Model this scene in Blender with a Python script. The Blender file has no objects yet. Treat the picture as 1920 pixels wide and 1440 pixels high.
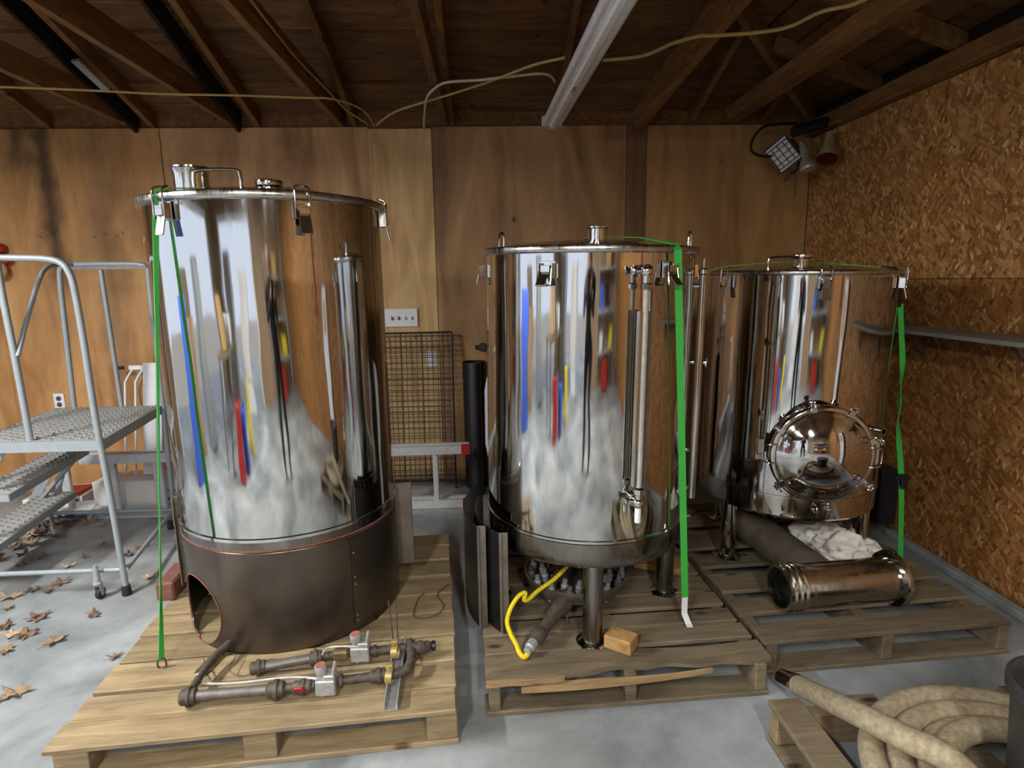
import bpy, math, random
from mathutils import Vector, Matrix, noise
random.seed(7)
V = Vector
PI = math.pi
col = bpy.context.scene.collection
S = bpy.context.scene

# ---------------------------------------------------------------- camera
F, PITCH, YAW, ROLL, HC = 1101.2, .1735, .0404, -.0163, 1.482
cp, sp, cy_, sy_ = math.cos(PITCH), math.sin(PITCH), math.cos(YAW), math.sin(YAW)
FWD = V((sy_*cp, cy_*cp, -sp)); RT0 = V((cy_, -sy_, 0)); UP0 = RT0.cross(FWD)
RT = RT0*math.cos(ROLL) + UP0*math.sin(ROLL); UPV = -RT0*math.sin(ROLL) + UP0*math.cos(ROLL)
cam = bpy.data.objects.new('camera', bpy.data.cameras.new('camera')); col.objects.link(cam)
cam.data.sensor_width = 36; cam.data.lens = F*36/1920
m = Matrix((RT, UPV, -FWD)).transposed().to_4x4(); m.translation = V((0, 0, HC))
cam.matrix_world = m; cam.data.clip_start = .03
S.camera = cam
S.view_settings.view_transform = 'Standard'; S.view_settings.look = 'None'
S.view_settings.gamma = 1; S.view_settings.use_curve_mapping = False
S.view_settings.exposure = 0.5

# ---------------------------------------------------------------- sky
w = bpy.data.worlds.new('world'); S.world = w; w.use_nodes = True
bg = w.node_tree.nodes['Background']; bg.inputs[0].default_value = (.76, .84, 1, 1); bg.inputs[1].default_value = 1.05

def area(name, loc, rot, sx, sy, power, color, portal=False):
    l = bpy.data.lights.new(name, 'AREA'); l.shape = 'RECTANGLE'; l.size = sx; l.size_y = sy
    l.energy = power; l.color = color
    if portal: l.cycles.is_portal = True
    o = bpy.data.objects.new(name, l); col.objects.link(o); o.location = loc; o.rotation_euler = rot
    return o
sun = bpy.data.lights.new('sun', 'SUN'); sun.energy = 2.0; sun.angle = .01; sun.color = (1, .95, .86)
so = bpy.data.objects.new('sun', sun); col.objects.link(so); so.rotation_euler = (math.radians(-12), math.radians(38), 0)
# portals at the two open garage doors (left wall, rear wall), sampled sky only
area('portal_left', (-4.42, .25, 1.1), (0, -PI/2, 0), 2.2, 5.3, 1, (1, 1, 1), True)
area('portal_rear', (-2.3, -3.42, 1.1), (PI/2, 0, 0), 3.2, 2.2, 1, (1, 1, 1), True)
# light of the lit strip lights out of view; the leftmost is added fill
TUBE_LAMPS = [(-2.7, 1.2, 2.40, 100), (-.9, -.9, 2.42, 62), (.5, -1.1, 2.42, 50)]
for q in TUBE_LAMPS:
    area('tube_light', (q[0], q[1], q[2]-.07), (0, 0, 0), .12, 1.2, q[3], (1, .97, .93))

# ---------------------------------------------------------------- helpers
def at(px, py, X=None, Y=None, Z=None):
    "point in the room seen at a photo pixel, on a plane of constant X, Y or Z"
    d = FWD*F + RT*(px-960) + UPV*(720-py); C = V((0, 0, HC))
    if Z is not None: t = (Z-HC)/d.z
    elif Y is not None: t = Y/d.y
    else: t = X/d.x
    return C + d*t

def hexc(h):
    h = h.lstrip('#'); c = [int(h[i:i+2], 16)/255 for i in (0, 2, 4)]
    return tuple((x/12.92 if x <= .04045 else ((x+.055)/1.055)**2.4) for x in c) + (1,)

def tag(o, label=None, cat=None, group=None, kind=None):
    if label: o['label'] = label
    if cat: o['category'] = cat
    if group: o['group'] = group
    if kind: o['kind'] = kind
    return o

MW = {}
def empty(name, loc=(0, 0, 0), rot=(0, 0, 0), parent=None):
    o = bpy.data.objects.new(name, None); col.objects.link(o); o.empty_display_size = .1
    o.location = loc; o.rotation_euler = rot
    o.rotation_mode = 'XYZ'
    from mathutils import Euler
    MW[o] = Matrix.Translation(V(loc)) @ Euler(rot).to_matrix().to_4x4()
    return o

def basis(axis):
    a = V(axis).normalized()
    h = V((0, 0, 1)) if abs(a.z) < .9 else V((1, 0, 0))
    u = a.cross(h).normalized(); v = a.cross(u).normalized()
    return a, u, v

class MB:
    def __init__(s): s.v = []; s.f = []
    def add(s, vs, fs):
        n = len(s.v); s.v += [V(q) for q in vs]; s.f += [tuple(i+n for i in f) for f in fs]; return s
    def box(s, c, d, rot=None, taper=None):
        hx, hy, hz = d[0]/2, d[1]/2, d[2]/2
        vs = [V((x*hx, y*hy, z*hz)) for z in (-1, 1) for y in (-1, 1) for x in (-1, 1)]
        if rot is not None:
            from mathutils import Euler
            M = rot if isinstance(rot, Matrix) else Euler(rot).to_matrix()
            vs = [M @ q for q in vs]
        vs = [q+V(c) for q in vs]
        return s.add(vs, [(0, 2, 3, 1), (4, 5, 7, 6), (0, 1, 5, 4), (2, 6, 7, 3), (0, 4, 6, 2), (1, 3, 7, 5)])
    def bar(s, a, b, w, h, up=(0, 0, 1)):
        "box beam from a to b: w sideways, h along up"
        a, b = V(a), V(b); d = (b-a); L = d.length; d.normalize()
        sd = d.cross(V(up)).normalized(); u = sd.cross(d).normalized()
        vs = []
        for p in (a, b):
            for (i, j) in ((-1, -1), (1, -1), (1, 1), (-1, 1)): vs.append(p+sd*i*w/2+u*j*h/2)
        return s.add(vs, [(3, 2, 1, 0), (4, 5, 6, 7), (0, 1, 5, 4), (1, 2, 6, 5), (2, 3, 7, 6), (3, 0, 4, 7)])
    def lathe(s, prof, o=(0, 0, 0), axis=(0, 0, 1), n=32, closed=False, a0=0, a1=None):
        a, u, v = basis(axis); o = V(o); full = a1 is None
        if full: a1 = a0+2*PI
        k = n if full else n+1
        vs = []
        for (r, h) in prof:
            for i in range(k):
                t = a0+(a1-a0)*i/n; vs.append(o+a*h+(u*math.cos(t)+v*math.sin(t))*r)
        fs = []; m = len(prof)
        for j in range(m if closed else m-1):
            j2 = (j+1) % m
            for i in range(n):
                i2 = (i+1) % k
                fs.append((j*k+i, j*k+i2, j2*k+i2, j2*k+i))
        if not closed and full:
            if prof[0][0] > 1e-6: fs.append(tuple(range(k)))
            if prof[-1][0] > 1e-6: fs.append(tuple((m-1)*k+i for i in reversed(range(k))))
        return s.add(vs, fs)
    def cyl(s, a, b, r, r2=None, n=16):
        a, b = V(a), V(b)
        return s.lathe([(r, 0), (r if r2 is None else r2, (b-a).length)], a, b-a, n)
    def tube(s, pts, r, n=10, closed=False, caps=True):
        pts = [V(q) for q in pts]; m = len(pts); vs = []; fs = []
        T = []
        for i in range(m):
            if closed: t = pts[(i+1) % m]-pts[i-1]
            else: t = pts[min(i+1, m-1)]-pts[max(i-1, 0)]
            T.append(t.normalized())
        _, u, _v = basis(T[0])
        for i in range(m):
            u = (u-T[i]*u.dot(T[i])).normalized(); v = T[i].cross(u)
            rr = r[i] if isinstance(r, (list, tuple)) else r
            for k in range(n):
                t = 2*PI*k/n; vs.append(pts[i]+(u*math.cos(t)+v*math.sin(t))*rr)
        for i in range(m if closed else m-1):
            j = (i+1) % m
            for k in range(n):
                l = (k+1) % n; fs.append((i*n+k, i*n+l, j*n+l, j*n+k))
        if caps and not closed:
            fs.append(tuple(reversed(range(n)))); fs.append(tuple((m-1)*n+k for k in range(n)))
        return s.add(vs, fs)
    def ribbon(s, pts, width, th, wdir):
        "flat strap: wdir is one vector or one per point"
        pts = [V(q) for q in pts]; vs = []; fs = []; m = len(pts)
        for i, q in enumerate(pts):
            t = (pts[min(i+1, m-1)]-pts[max(i-1, 0)]).normalized()
            wd = V(wdir[i] if isinstance(wdir, list) else wdir); wd = (wd-t*wd.dot(t)).normalized(); nn = t.cross(wd)
            for (x, y) in ((-1, -1), (1, -1), (1, 1), (-1, 1)): vs.append(q+wd*x*width/2+nn*y*th/2)
        for i in range(m-1):
            for k in range(4):
                l = (k+1) % 4; fs.append((i*4+k, i*4+l, (i+1)*4+l, (i+1)*4+k))
        fs += [(3, 2, 1, 0), tuple((m-1)*4+k for k in range(4))]
        return s.add(vs, fs)
    def prism(s, poly, o, ax, ay, th):
        "polygon (2D) in plane ax,ay at o, extruded th along the normal"
        o, ax, ay = V(o), V(ax), V(ay); nn = ax.cross(ay).normalized(); n = len(poly)
        vs = [o+ax*x+ay*y for x, y in poly]+[o+ax*x+ay*y+nn*th for x, y in poly]
        fs = [tuple(reversed(range(n))), tuple(range(n, 2*n))]+[(i, (i+1) % n, (i+1) % n+n, i+n) for i in range(n)]
        return s.add(vs, fs)
    def sphere(s, c, r, n=16, sc=(1, 1, 1)):
        c = V(c); vs = []; fs = []
        k = n//2
        for j in range(k+1):
            ph = PI*j/k
            for i in range(n):
                t = 2*PI*i/n; vs.append(c+V((r*sc[0]*math.sin(ph)*math.cos(t), r*sc[1]*math.sin(ph)*math.sin(t), r*sc[2]*math.cos(ph))))
        for j in range(k):
            for i in range(n): fs.append((j*n+i, (j+1)*n+i, (j+1)*n+(i+1) % n, j*n+(i+1) % n))
        return s.add(vs, fs)
    def build(s, name, mat, parent=None, world=True, bevel=0, ang=35, subs=0, flat=False):
        me = bpy.data.meshes.new(name)
        vs = s.v
        if parent is not None and world and parent in MW:
            inv = MW[parent].inverted(); vs = [inv @ q for q in vs]
        me.from_pydata([tuple(q) for q in vs], [], s.f)
        import bmesh
        bm = bmesh.new(); bm.from_mesh(me); bmesh.ops.remove_doubles(bm, verts=bm.verts, dist=1e-6)
        bmesh.ops.recalc_face_normals(bm, faces=bm.faces)
        if bevel:
            ed = [e for e in bm.edges if len(e.link_faces) == 2 and e.calc_face_angle(0) > math.radians(50)]
            bmesh.ops.bevel(bm, geom=ed, offset=bevel, segments=1, affect='EDGES', clamp_overlap=True)
        bm.to_mesh(me); bm.free()
        if not flat:
            me.shade_smooth(); me.set_sharp_from_angle(angle=math.radians(ang))
        me.materials.append(mat)
        o = bpy.data.objects.new(name, me); col.objects.link(o)
        if parent is not None: o.parent = parent
        MW[o] = MW[parent] if (parent is not None and parent in MW) else Matrix()
        if subs:
            md = o.modifiers.new('subdivision', 'SUBSURF'); md.levels = md.render_levels = subs
        return o

def smooth(pts, n=6, closed=False):
    "Catmull-Rom through the points"
    pts = [V(q) for q in pts]; m = len(pts); out = []
    for i in range(m if closed else m-1):
        g = lambda k: pts[k % m] if closed else pts[max(0, min(m-1, k))]
        a, b, c, d = g(i-1), g(i), g(i+1), g(i+2)
        for j in range(n):
            t = j/n
            out.append(.5*((2*b)+(c-a)*t+(2*a-5*b+4*c-d)*t*t+(3*b-a-3*c+d)*t**3))
    if not closed: out.append(pts[-1])
    return out

# ---------------------------------------------------------------- materials
class NT:
    def __init__(s, name):
        s.m = bpy.data.materials.new(name); s.m.use_nodes = True; s.t = s.m.node_tree
        s.b = s.t.nodes['Principled BSDF']
    def n(s, typ, **kw):
        x = s.t.nodes.new(typ)
        for k, v in kw.items(): setattr(x, k, v)
        return x
    def l(s, a, b): s.t.links.new(a, b)
    def coords(s, scale, rnd=True, kind='Object', rot=(0, 0, 0)):
        tc = s.n('ShaderNodeTexCoord'); mp = s.n('ShaderNodeMapping'); mp.inputs['Scale'].default_value = scale; mp.inputs['Rotation'].default_value = rot
        if rnd:
            oi = s.n('ShaderNodeObjectInfo'); ml = s.n('ShaderNodeMath', operation='MULTIPLY'); ml.inputs[1].default_value = 37.
            s.l(oi.outputs['Random'], ml.inputs[0])
            ad = s.n('ShaderNodeVectorMath', operation='ADD'); s.l(tc.outputs[kind], ad.inputs[0]); s.l(ml.outputs[0], ad.inputs[1]); s.l(ad.outputs[0], mp.inputs['Vector'])
        else: s.l(tc.outputs[kind], mp.inputs['Vector'])
        return mp.outputs[0]
    def noise(s, vec, scale=1, detail=4, rough=.5, dist=0):
        x = s.n('ShaderNodeTexNoise'); x.inputs['Scale'].default_value = scale; x.inputs['Detail'].default_value = detail
        x.inputs['Roughness'].default_value = rough; x.inputs['Distortion'].default_value = dist
        s.l(vec, x.inputs['Vector']); return x.outputs['Fac']
    def ramp(s, fac, stops):
        r = s.n('ShaderNodeValToRGB'); e = r.color_ramp.elements
        e[0].position, e[0].color = stops[0][0], stops[0][1]; e[1].position, e[1].color = stops[-1][0], stops[-1][1]
        for p, c in stops[1:-1]: k = e.new(p); k.color = c
        s.l(fac, r.inputs[0]); return r.outputs[0]
    def mix(s, fac, a, b, mode='MIX'):
        x = s.n('ShaderNodeMix', data_type='RGBA', blend_type=mode)
        for inp, val in ((x.inputs[0], fac), (x.inputs[6], a), (x.inputs[7], b)):
            if hasattr(val, 'is_linked') or hasattr(val, 'links'): s.l(val, inp)
            else: inp.default_value = val
        return x.outputs[2]
    def bump(s, h, strength=.3, dist=.01):
        b = s.n('ShaderNodeBump'); b.inputs['Strength'].default_value = strength; b.inputs['Distance'].default_value = dist
        s.l(h, b.inputs['Height']); s.l(b.outputs[0], s.b.inputs['Normal'])
    def fin(s, color=None, rough=None, metal=0, spec=None):
        B = s.b.inputs
        if color is not None:
            if hasattr(color, 'links'): s.l(color, B['Base Color'])
            else: B['Base Color'].default_value = color
        if rough is not None:
            if hasattr(rough, 'links'): s.l(rough, B['Roughness'])
            else: B['Roughness'].default_value = rough
        B['Metallic'].default_value = metal
        if spec is not None: B['Specular IOR Level'].default_value = spec
        return s.m
G = lambda v: (v, v, v, 1)

def plain(name, color, rough=.5, metal=0, bump=0, scale=40, var=.12, spec=None):
    t = NT(name); c = hexc(color); v = t.coords((1, 1, 1)); n = t.noise(v, scale, 4)
    dark = tuple(x*(1-var) for x in c[:3])+(1,); light = tuple(min(1, x*(1+var)) for x in c[:3])+(1,)
    if bump: t.bump(n, bump, .004)
    return t.fin(t.ramp(n, [(.3, dark), (.7, light)]), rough, metal, spec)

def wood(name, dark, light, scale=(3, 30, 30), rough=.65, knots=True, var=.25, knotcol='#4a2c18', spec=.3, rnd=True, kscale=(5, 5, 5)):
    t = NT(name); v = t.coords(scale, rnd)
    n1 = t.noise(v, 1.2, 5, .6, .6); c = t.ramp(n1, [(.3, hexc(dark)), (.7, hexc(light))])
    v2 = t.coords((scale[0]*2, scale[1]*5, scale[2]*5), rnd); n2 = t.noise(v2, 1.5, 3, .6)
    c = t.mix(.35, c, t.ramp(n2, [(.35, G(.45)), (.62, G(1))]), 'MULTIPLY')
    oi = t.n('ShaderNodeObjectInfo')
    tint = t.ramp(oi.outputs['Random'], [(0, G(1-var)), (1, G(1))])
    c = t.mix(1., c, tint, 'MULTIPLY')
    if knots:
        ns = t.noise(t.coords((3, 4, 4), rnd), 1.4, 4, .6); c = t.mix(.6, c, t.ramp(ns, [(.38, G(.72)), (.58, G(1))]), 'MULTIPLY')
        vk = t.coords(kscale, rnd); vo = t.n('ShaderNodeTexVoronoi'); vo.inputs['Scale'].default_value = 1.; t.l(vk, vo.inputs['Vector'])
        km = t.ramp(vo.outputs['Distance'], [(.05, G(1)), (.12, G(0))]); c = t.mix(km, c, hexc(knotcol))
    t.bump(n2, .25, .003)
    return t.fin(c, rough, 0, spec)

def plywood(name, a, b, c_, stain=None, scale=(2.4, 2.4, .55), rnd=True, rough=.55):
    t = NT(name); v = t.coords(scale, rnd)
    n1 = t.noise(v, 1.6, 4, .55, 1.2); c = t.ramp(n1, [(.28, hexc(a)), (.5, hexc(b)), (.72, hexc(c_))])
    v2 = t.coords((40, 40, 2.2), rnd); n2 = t.noise(v2, 1.5, 4, .6)
    c = t.mix(.35, c, t.ramp(n2, [(.35, G(.75)), (.65, G(1))]), 'MULTIPLY')
    v3 = t.coords((1.2, 1.2, .9), rnd); n3 = t.noise(v3, 2.2, 3, .6, .4)
    c = t.mix(.5, c, t.ramp(n3, [(.35, G(.72)), (.6, G(1))]), 'MULTIPLY')
    vk = t.coords((3.1, 3.1, 2.2), rnd); vo = t.n('ShaderNodeTexVoronoi'); vo.inputs['Scale'].default_value = 1.; t.l(vk, vo.inputs['Vector'])
    km = t.ramp(vo.outputs['Distance'], [(.02, G(.8)), (.06, G(0))]); c = t.mix(km, c, hexc('#3a2112'))
    if stain:
        geo = t.n('ShaderNodeNewGeometry'); sx = t.n('ShaderNodeSeparateXYZ'); t.l(geo.outputs['Position'], sx.inputs[0])
        nz = t.noise(t.coords((3, 3, 2.5), False), 1.3, 4, .6)
        for (x0, wd, z0, z1, st, cc) in stain:
            d = t.n('ShaderNodeMath', operation='SUBTRACT'); t.l(sx.outputs[0], d.inputs[0]); d.inputs[1].default_value = x0
            ab = t.n('ShaderNodeMath', operation='ABSOLUTE'); t.l(d.outputs[0], ab.inputs[0])
            ad = t.n('ShaderNodeMath', operation='MULTIPLY_ADD'); t.l(nz, ad.inputs[0]); ad.inputs[1].default_value = wd*1.6; t.l(ab.outputs[0], ad.inputs[2])
            mk = t.n('ShaderNodeMapRange'); mk.interpolation_type = 'SMOOTHSTEP'; t.l(ad.outputs[0], mk.inputs[0])
            mk.inputs[1].default_value = wd*.75; mk.inputs[2].default_value = wd*1.7; mk.inputs[3].default_value = st; mk.inputs[4].default_value = 0
            zr = t.n('ShaderNodeMapRange'); zr.interpolation_type = 'SMOOTHSTEP'; t.l(sx.outputs[2], zr.inputs[0])
            zr.inputs[1].default_value = z0; zr.inputs[2].default_value = z1
            mu = t.n('ShaderNodeMath', operation='MULTIPLY'); t.l(mk.outputs[0], mu.inputs[0]); t.l(zr.outputs[0], mu.inputs[1])
            c = t.mix(mu.outputs[0], c, hexc(cc))
    t.bump(n2, .12, .002)
    return t.fin(c, rough, 0, .35)

def osb(name, tint='#ffffff'):
    t = NT(name); base = None
    lay = []
    for i, (ry, sc) in enumerate((((.3), (40, 46, 15)), ((-.5), (44, 58, 19)), ((.9), (40, 52, 17)))):
        tc = t.n('ShaderNodeTexCoord'); mp0 = t.n('ShaderNodeMapping'); mp0.inputs['Rotation'].default_value = (ry, 0, 0); t.l(tc.outputs['Object'], mp0.inputs[0])
        mp = t.n('ShaderNodeMapping'); mp.inputs['Scale'].default_value = (sc[0], sc[1]*1.3, sc[2]*1.3); mp.inputs['Location'].default_value = (i*3.1, i*7.7, 0); t.l(mp0.outputs[0], mp.inputs[0])
        nz = t.n('ShaderNodeTexNoise'); nz.inputs['Scale'].default_value = 1.3; t.l(mp.outputs[0], nz.inputs['Vector'])
        ad = t.n('ShaderNodeVectorMath', operation='MULTIPLY_ADD'); t.l(nz.outputs['Color'], ad.inputs[0]); ad.inputs[1].default_value = (.5, .5, .5); t.l(mp.outputs[0], ad.inputs[2])
        vo = t.n('ShaderNodeTexVoronoi'); vo.inputs['Scale'].default_value = 1; t.l(ad.outputs[0], vo.inputs['Vector'])
        sp_ = t.n('ShaderNodeSeparateColor'); t.l(vo.outputs['Color'], sp_.inputs[0]); lay.append((vo, sp_))
    c = t.ramp(lay[0][1].outputs[0], [(0, hexc('#885a30')), (.4, hexc('#a8733f')), (.8, hexc('#bc8850')), (1, hexc('#e0bc88'))])
    c2 = t.ramp(lay[1][1].outputs[1], [(0, hexc('#744a28')), (.5, hexc('#9e6e40')), (.94, hexc('#bc8e58')), (1, hexc('#e4c898'))])
    c3 = t.ramp(lay[2][1].outputs[1], [(0, hexc('#8a5e34')), (.5, hexc('#a87a46')), (1, hexc('#c49e68'))])
    m1 = t.ramp(lay[1][1].outputs[0], [(.5, G(0)), (.52, G(1))]); c = t.mix(m1, c, c2)
    m2 = t.ramp(lay[2][1].outputs[0], [(.62, G(0)), (.64, G(1))]); c = t.mix(m2, c, c3)
    g = t.noise(t.coords((1.4, 1.4, 1.1), False), 1.5, 3); c = t.mix(.6, c, t.ramp(g, [(.35, G(.7)), (.6, G(1))]), 'MULTIPLY')
    c = t.mix(1., c, hexc(tint), 'MULTIPLY')
    t.bump(lay[1][1].outputs[2], .25, .004)
    return t.fin(c, .6, 0, .3)

def steel(name, color='#cfd0cf', rough=.07, wav=.05, streak=.3, dirty=0, wscale=(2.5, 2.5, .8)):
    t = NT(name); v = t.coords(wscale, True); n = t.noise(v, 1.6, 2, .5)
    v2 = t.coords((26, 26, 1.6), True); n2 = t.noise(v2, 2, 4, .6)
    b = t.n('ShaderNodeBump'); b.inputs['Strength'].default_value = wav; b.inputs['Distance'].default_value = .12; t.l(n, b.inputs['Height'])
    t.l(b.outputs[0], t.b.inputs['Normal'])
    rr = t.n('ShaderNodeMapRange'); t.l(n2, rr.inputs[0]); rr.inputs[1].default_value = .3; rr.inputs[2].default_value = .75
    rr.inputs[3].default_value = rough*.6; rr.inputs[4].default_value = rough*(1+streak*2)
    c = hexc(color)
    if dirty:
        v3 = t.coords((7, 7, 3), True); n3 = t.noise(v3, 1.3, 5, .65)
        cc = t.ramp(n3, [(.35, tuple(x*(1-dirty) for x in c[:3])+(1,)), (.65, c)])
        return t.fin(cc, rr.outputs[0], 1)
    return t.fin(c, rr.outputs[0], 1)

def emis(name, color, st):
    t = NT(name); t.b.inputs['Emission Color'].default_value = color; t.b.inputs['Emission Strength'].default_value = st
    return t.fin((.9, .9, .9, 1), .4)

M = dict(
 steel=steel('polished_steel', '#c3c3c1', .05, .055, .5),
 steel_mid=steel('polished_steel_dull', '#c6c4be', .07, .08, .6, .12),
 ring_steel=steel('matt_ring_steel', '#b8b6b2', .26, .0, .4, .15, (4, 4, 4)),
 steel_dark=steel('stained_steel', '#8d8781', .2, .07, .5, .3, (4, 4, 2)),
 steel_sm=steel('steel_fittings', '#c9c8c4', .12, .0, .3),
 steel_duct=steel('duct_steel', '#bcb6aa', .17, .04, .5, .15, (3, 3, 3)),
 skirt=plain('smoked_skirt_steel', '#5e544c', .29, .8, .04, 5, .3),
 galv=plain('galvanised', '#a6aaac', .4, .4, .05, 60, .15),
 alu=plain('aluminium', '#c8c9c9', .38, .35, .03, 50, .1),
 ladder=plain('grey_ladder_paint', '#8a9296', .4, .15, .05, 30, .06),
 tread=plain('worn_tread_steel', '#a4a8a8', .4, .35, .1, 70, .2),
 iron=plain('rusty_black_iron', '#50473f', .6, .25, .3, 60, .35),
 iron_grey=plain('grey_pipe', '#6f6a66', .5, .5, .1, 50, .2),
 brass=plain('yellow_zinc', '#a89660', .4, .5, .05, 50, .15),
 valve=plain('cast_aluminium_valve', '#a8a8a8', .42, .4, .3, 90, .2),
 black=plain('black_plastic', '#16161a', .45, 0, .05, 60, .2),
 blacksheet=plain('black_sheet_metal', '#211e1c', .38, .5, .08, 20, .3),
 sheetgrey=plain('dull_sheet_metal', '#6e665c', .42, .4, .08, 14, .25),
 rubber=plain('rubber', '#1d1d1e', .75),
 white=plain('white_paint', '#dcdde0', .45, 0, .03, 30, .05),
 whitecard=plain('white_card', '#cfcdca', .7, 0, .05, 14, .06),
 red=plain('red_paint', '#a51f1c', .45, 0, .05, 40, .2),
 redcap=plain('faded_red_cap', '#96534a', .6, 0, .1, 40, .2),
 redprint=plain('red_print', '#8c2f2a', .65),
 green=plain('green_webbing', '#38a840', .65, 0, .15, 200, .1),
 yellow=plain('yellow_hose_coating', '#d8c51c', .45, 0, .03, 40, .08),
 hose=plain('cream_suction_hose', '#988c72', .7, 0, .5, 60, .28),
 rag=plain('white_fluff', '#e2ddd6', .9, 0, .8, 30, .06),
 cable=plain('cream_cable', '#a88f55', .6),
 cablew=plain('white_cable', '#b9ae95', .6),
 brick=plain('reddish_block', '#6d453a', .8, 0, .3, 30, .2),
 orange=plain('orange_sealant', '#784838', .75, .1, .3, 60, .35),
 leaf=plain('dry_leaf', '#7e6850', .8, 0, .3, 40, .3),
 leaf2=plain('dry_leaf_rusty', '#685040', .8, 0, .3, 40, .3),
 leaf3=plain('dry_leaf_pale', '#a09078', .8, 0, .3, 40, .3),
 blue=plain('blue_tarp', '#3355b5', .5),
 cloth=plain('dark_cloth', '#15161c', .9, 0, .2, 60, .2),
 skin=plain('skin', '#b98468', .55, 0, .05, 30, .06),
 paper=plain('tan_paper', '#b39360', .7),
 bucket=plain('dark_bucket', '#3a3836', .5, .1, .05, 20, .15),
 redglass=plain('red_lamp_glass', '#4a0c0c', .15),
 lampglass=plain('silvered_lamp_glass', '#b9b4aa', .25, .5),
 pine=wood('new_pallet_pine', '#887658', '#b29e7a', (3, 22, 30), .65, True, .3, '#5a4028', kscale=(3.2, 7, .01)),
 oldwood=wood('grey_old_pallet', '#665a48', '#8c7e66', (3, 22, 30), .75, True, .35, '#38291c', kscale=(3, 7, .01)),
 splinter=wood('fresh_split_wood', '#80684a', '#a88c64', (4, 30, 30), .7, False, .1),
 block=wood('lumber_offcut', '#94703f', '#b89462', (25, 4, 25), .65, False, .1),
 rafter=wood('rafter_wood', '#6c4a29', '#9a7043', (22, 3, 22), .7, True, .3),
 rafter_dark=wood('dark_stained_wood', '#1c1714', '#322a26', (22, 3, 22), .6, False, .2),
 sheath=wood('roof_board_wood', '#5f4228', '#8e6840', (3, 16, 16), .75, True, .35),
 ply_left=plywood('plywood_orange', '#986c42', '#bc8c58', '#d2a670', [(-2.96, .12, 1.35, 1.65, .85, '#2a2018'), (-3.12, .16, 2.1, 2.45, .8, '#2a2018'), (-2.62, .2, 0.2, .6, .45, '#2c2018')]),
 ply_mid=plywood('plywood_brown', '#805a3c', '#b2865a', '#d0a878'),
 ply_red=plywood('plywood_reddish', '#806040', '#a88056', '#c49c70'),
 ply_last=plywood('plywood_corner', '#8e6a44', '#ae8454', '#c49a64'),
 pinepanel=plywood('yellow_pine_plywood', '#b48e5c', '#d0ac76', '#e0c490', None, (5, 5, .7)),
 batten=wood('dark_batten', '#705238', '#8c6a48', (22, 22, 2.5), .7, False, .15),
 osb=osb('osb_upper'), osb_shaded=osb('osb_lower_shaded', '#d4ccc0'),  # lower panels tinted darker for the soft shadow on the wall
 rearwall=plywood('rear_wall_plywood', '#806850', '#988064', '#ac9274'),
 tubeoff=plain('unlit_tube_glass', '#dcdde0', .3),
 fixt=plain('white_enamel', '#ececee', .35),
 lit=emis('lit_tube', (1, .97, .92, 1), 42.),
)
def concrete(name):
    t = NT(name); n = t.noise(t.coords((1, 1, 1), False), 1.3, 6, .6, .5); n2 = t.noise(t.coords((1, 1, 1), False), 14, 5, .65)
    c = t.ramp(n, [(.3, hexc('#545a5c')), (.46, hexc('#848a8c')), (.68, hexc('#acb2b4'))])
    c = t.mix(.55, c, t.ramp(n2, [(.3, G(.7)), (.65, G(1))]), 'MULTIPLY')
    n3 = t.noise(t.coords((1, 1, 1), False), .9, 3, .5); c = t.mix(t.ramp(n3, [(.5, G(0)), (.72, G(.35))]), c, hexc('#7b6a58'))
    t.bump(n2, .12, .004)
    rr = t.n('ShaderNodeMapRange'); t.l(n, rr.inputs[0]); rr.inputs[3].default_value = .3; rr.inputs[4].default_value = .62
    return t.fin(c, rr.outputs[0], 0, .45)
M['concrete'] = concrete('concrete_floor')

# ================================================================= SETTING
XL, XR, YB, YF, ZT = -4.4, 2.318, 4.285, -3.4, 2.534
def struct(o): o['kind'] = 'structure'; return o
struct(MB().box(((XL+XR)/2-1, (YB+YF)/2-1.5, -.05), (XR-XL+3, YB-YF+3.4, .1)).build('floor', M['concrete']))
wb = struct(empty('wall_back', (0, YB, 0)))
MB().box(((XL+XR)/2, YB+.06, ZT/2), (XR-XL+.3, .08, ZT)).build('sheathing', M['batten'], wb)
for x0, x1, mt, dy in ((XL, -3.402, 'ply_left', .004), (-3.398, -2.18, 'ply_left', .0), (-2.176, -.785, 'ply_mid', .002), (-.352, .999, 'ply_red', 0), (1.148, XR, 'ply_last', .003)):
    MB().box(((x0+x1)/2, YB+.01+dy, ZT/2), (x1-x0, .018, ZT)).build('plywood_panel', M[mt], wb, bevel=.002)
MB().box((-.568, YB+.004, ZT/2-.004), (.43, .018, ZT-.02)).build('plywood_panel', M['pinepanel'], wb, bevel=.002)
MB().box((1.073, YB+.016, ZT/2), (.147, .02, ZT)).build('batten', M['batten'], wb, bevel=.002)
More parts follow.
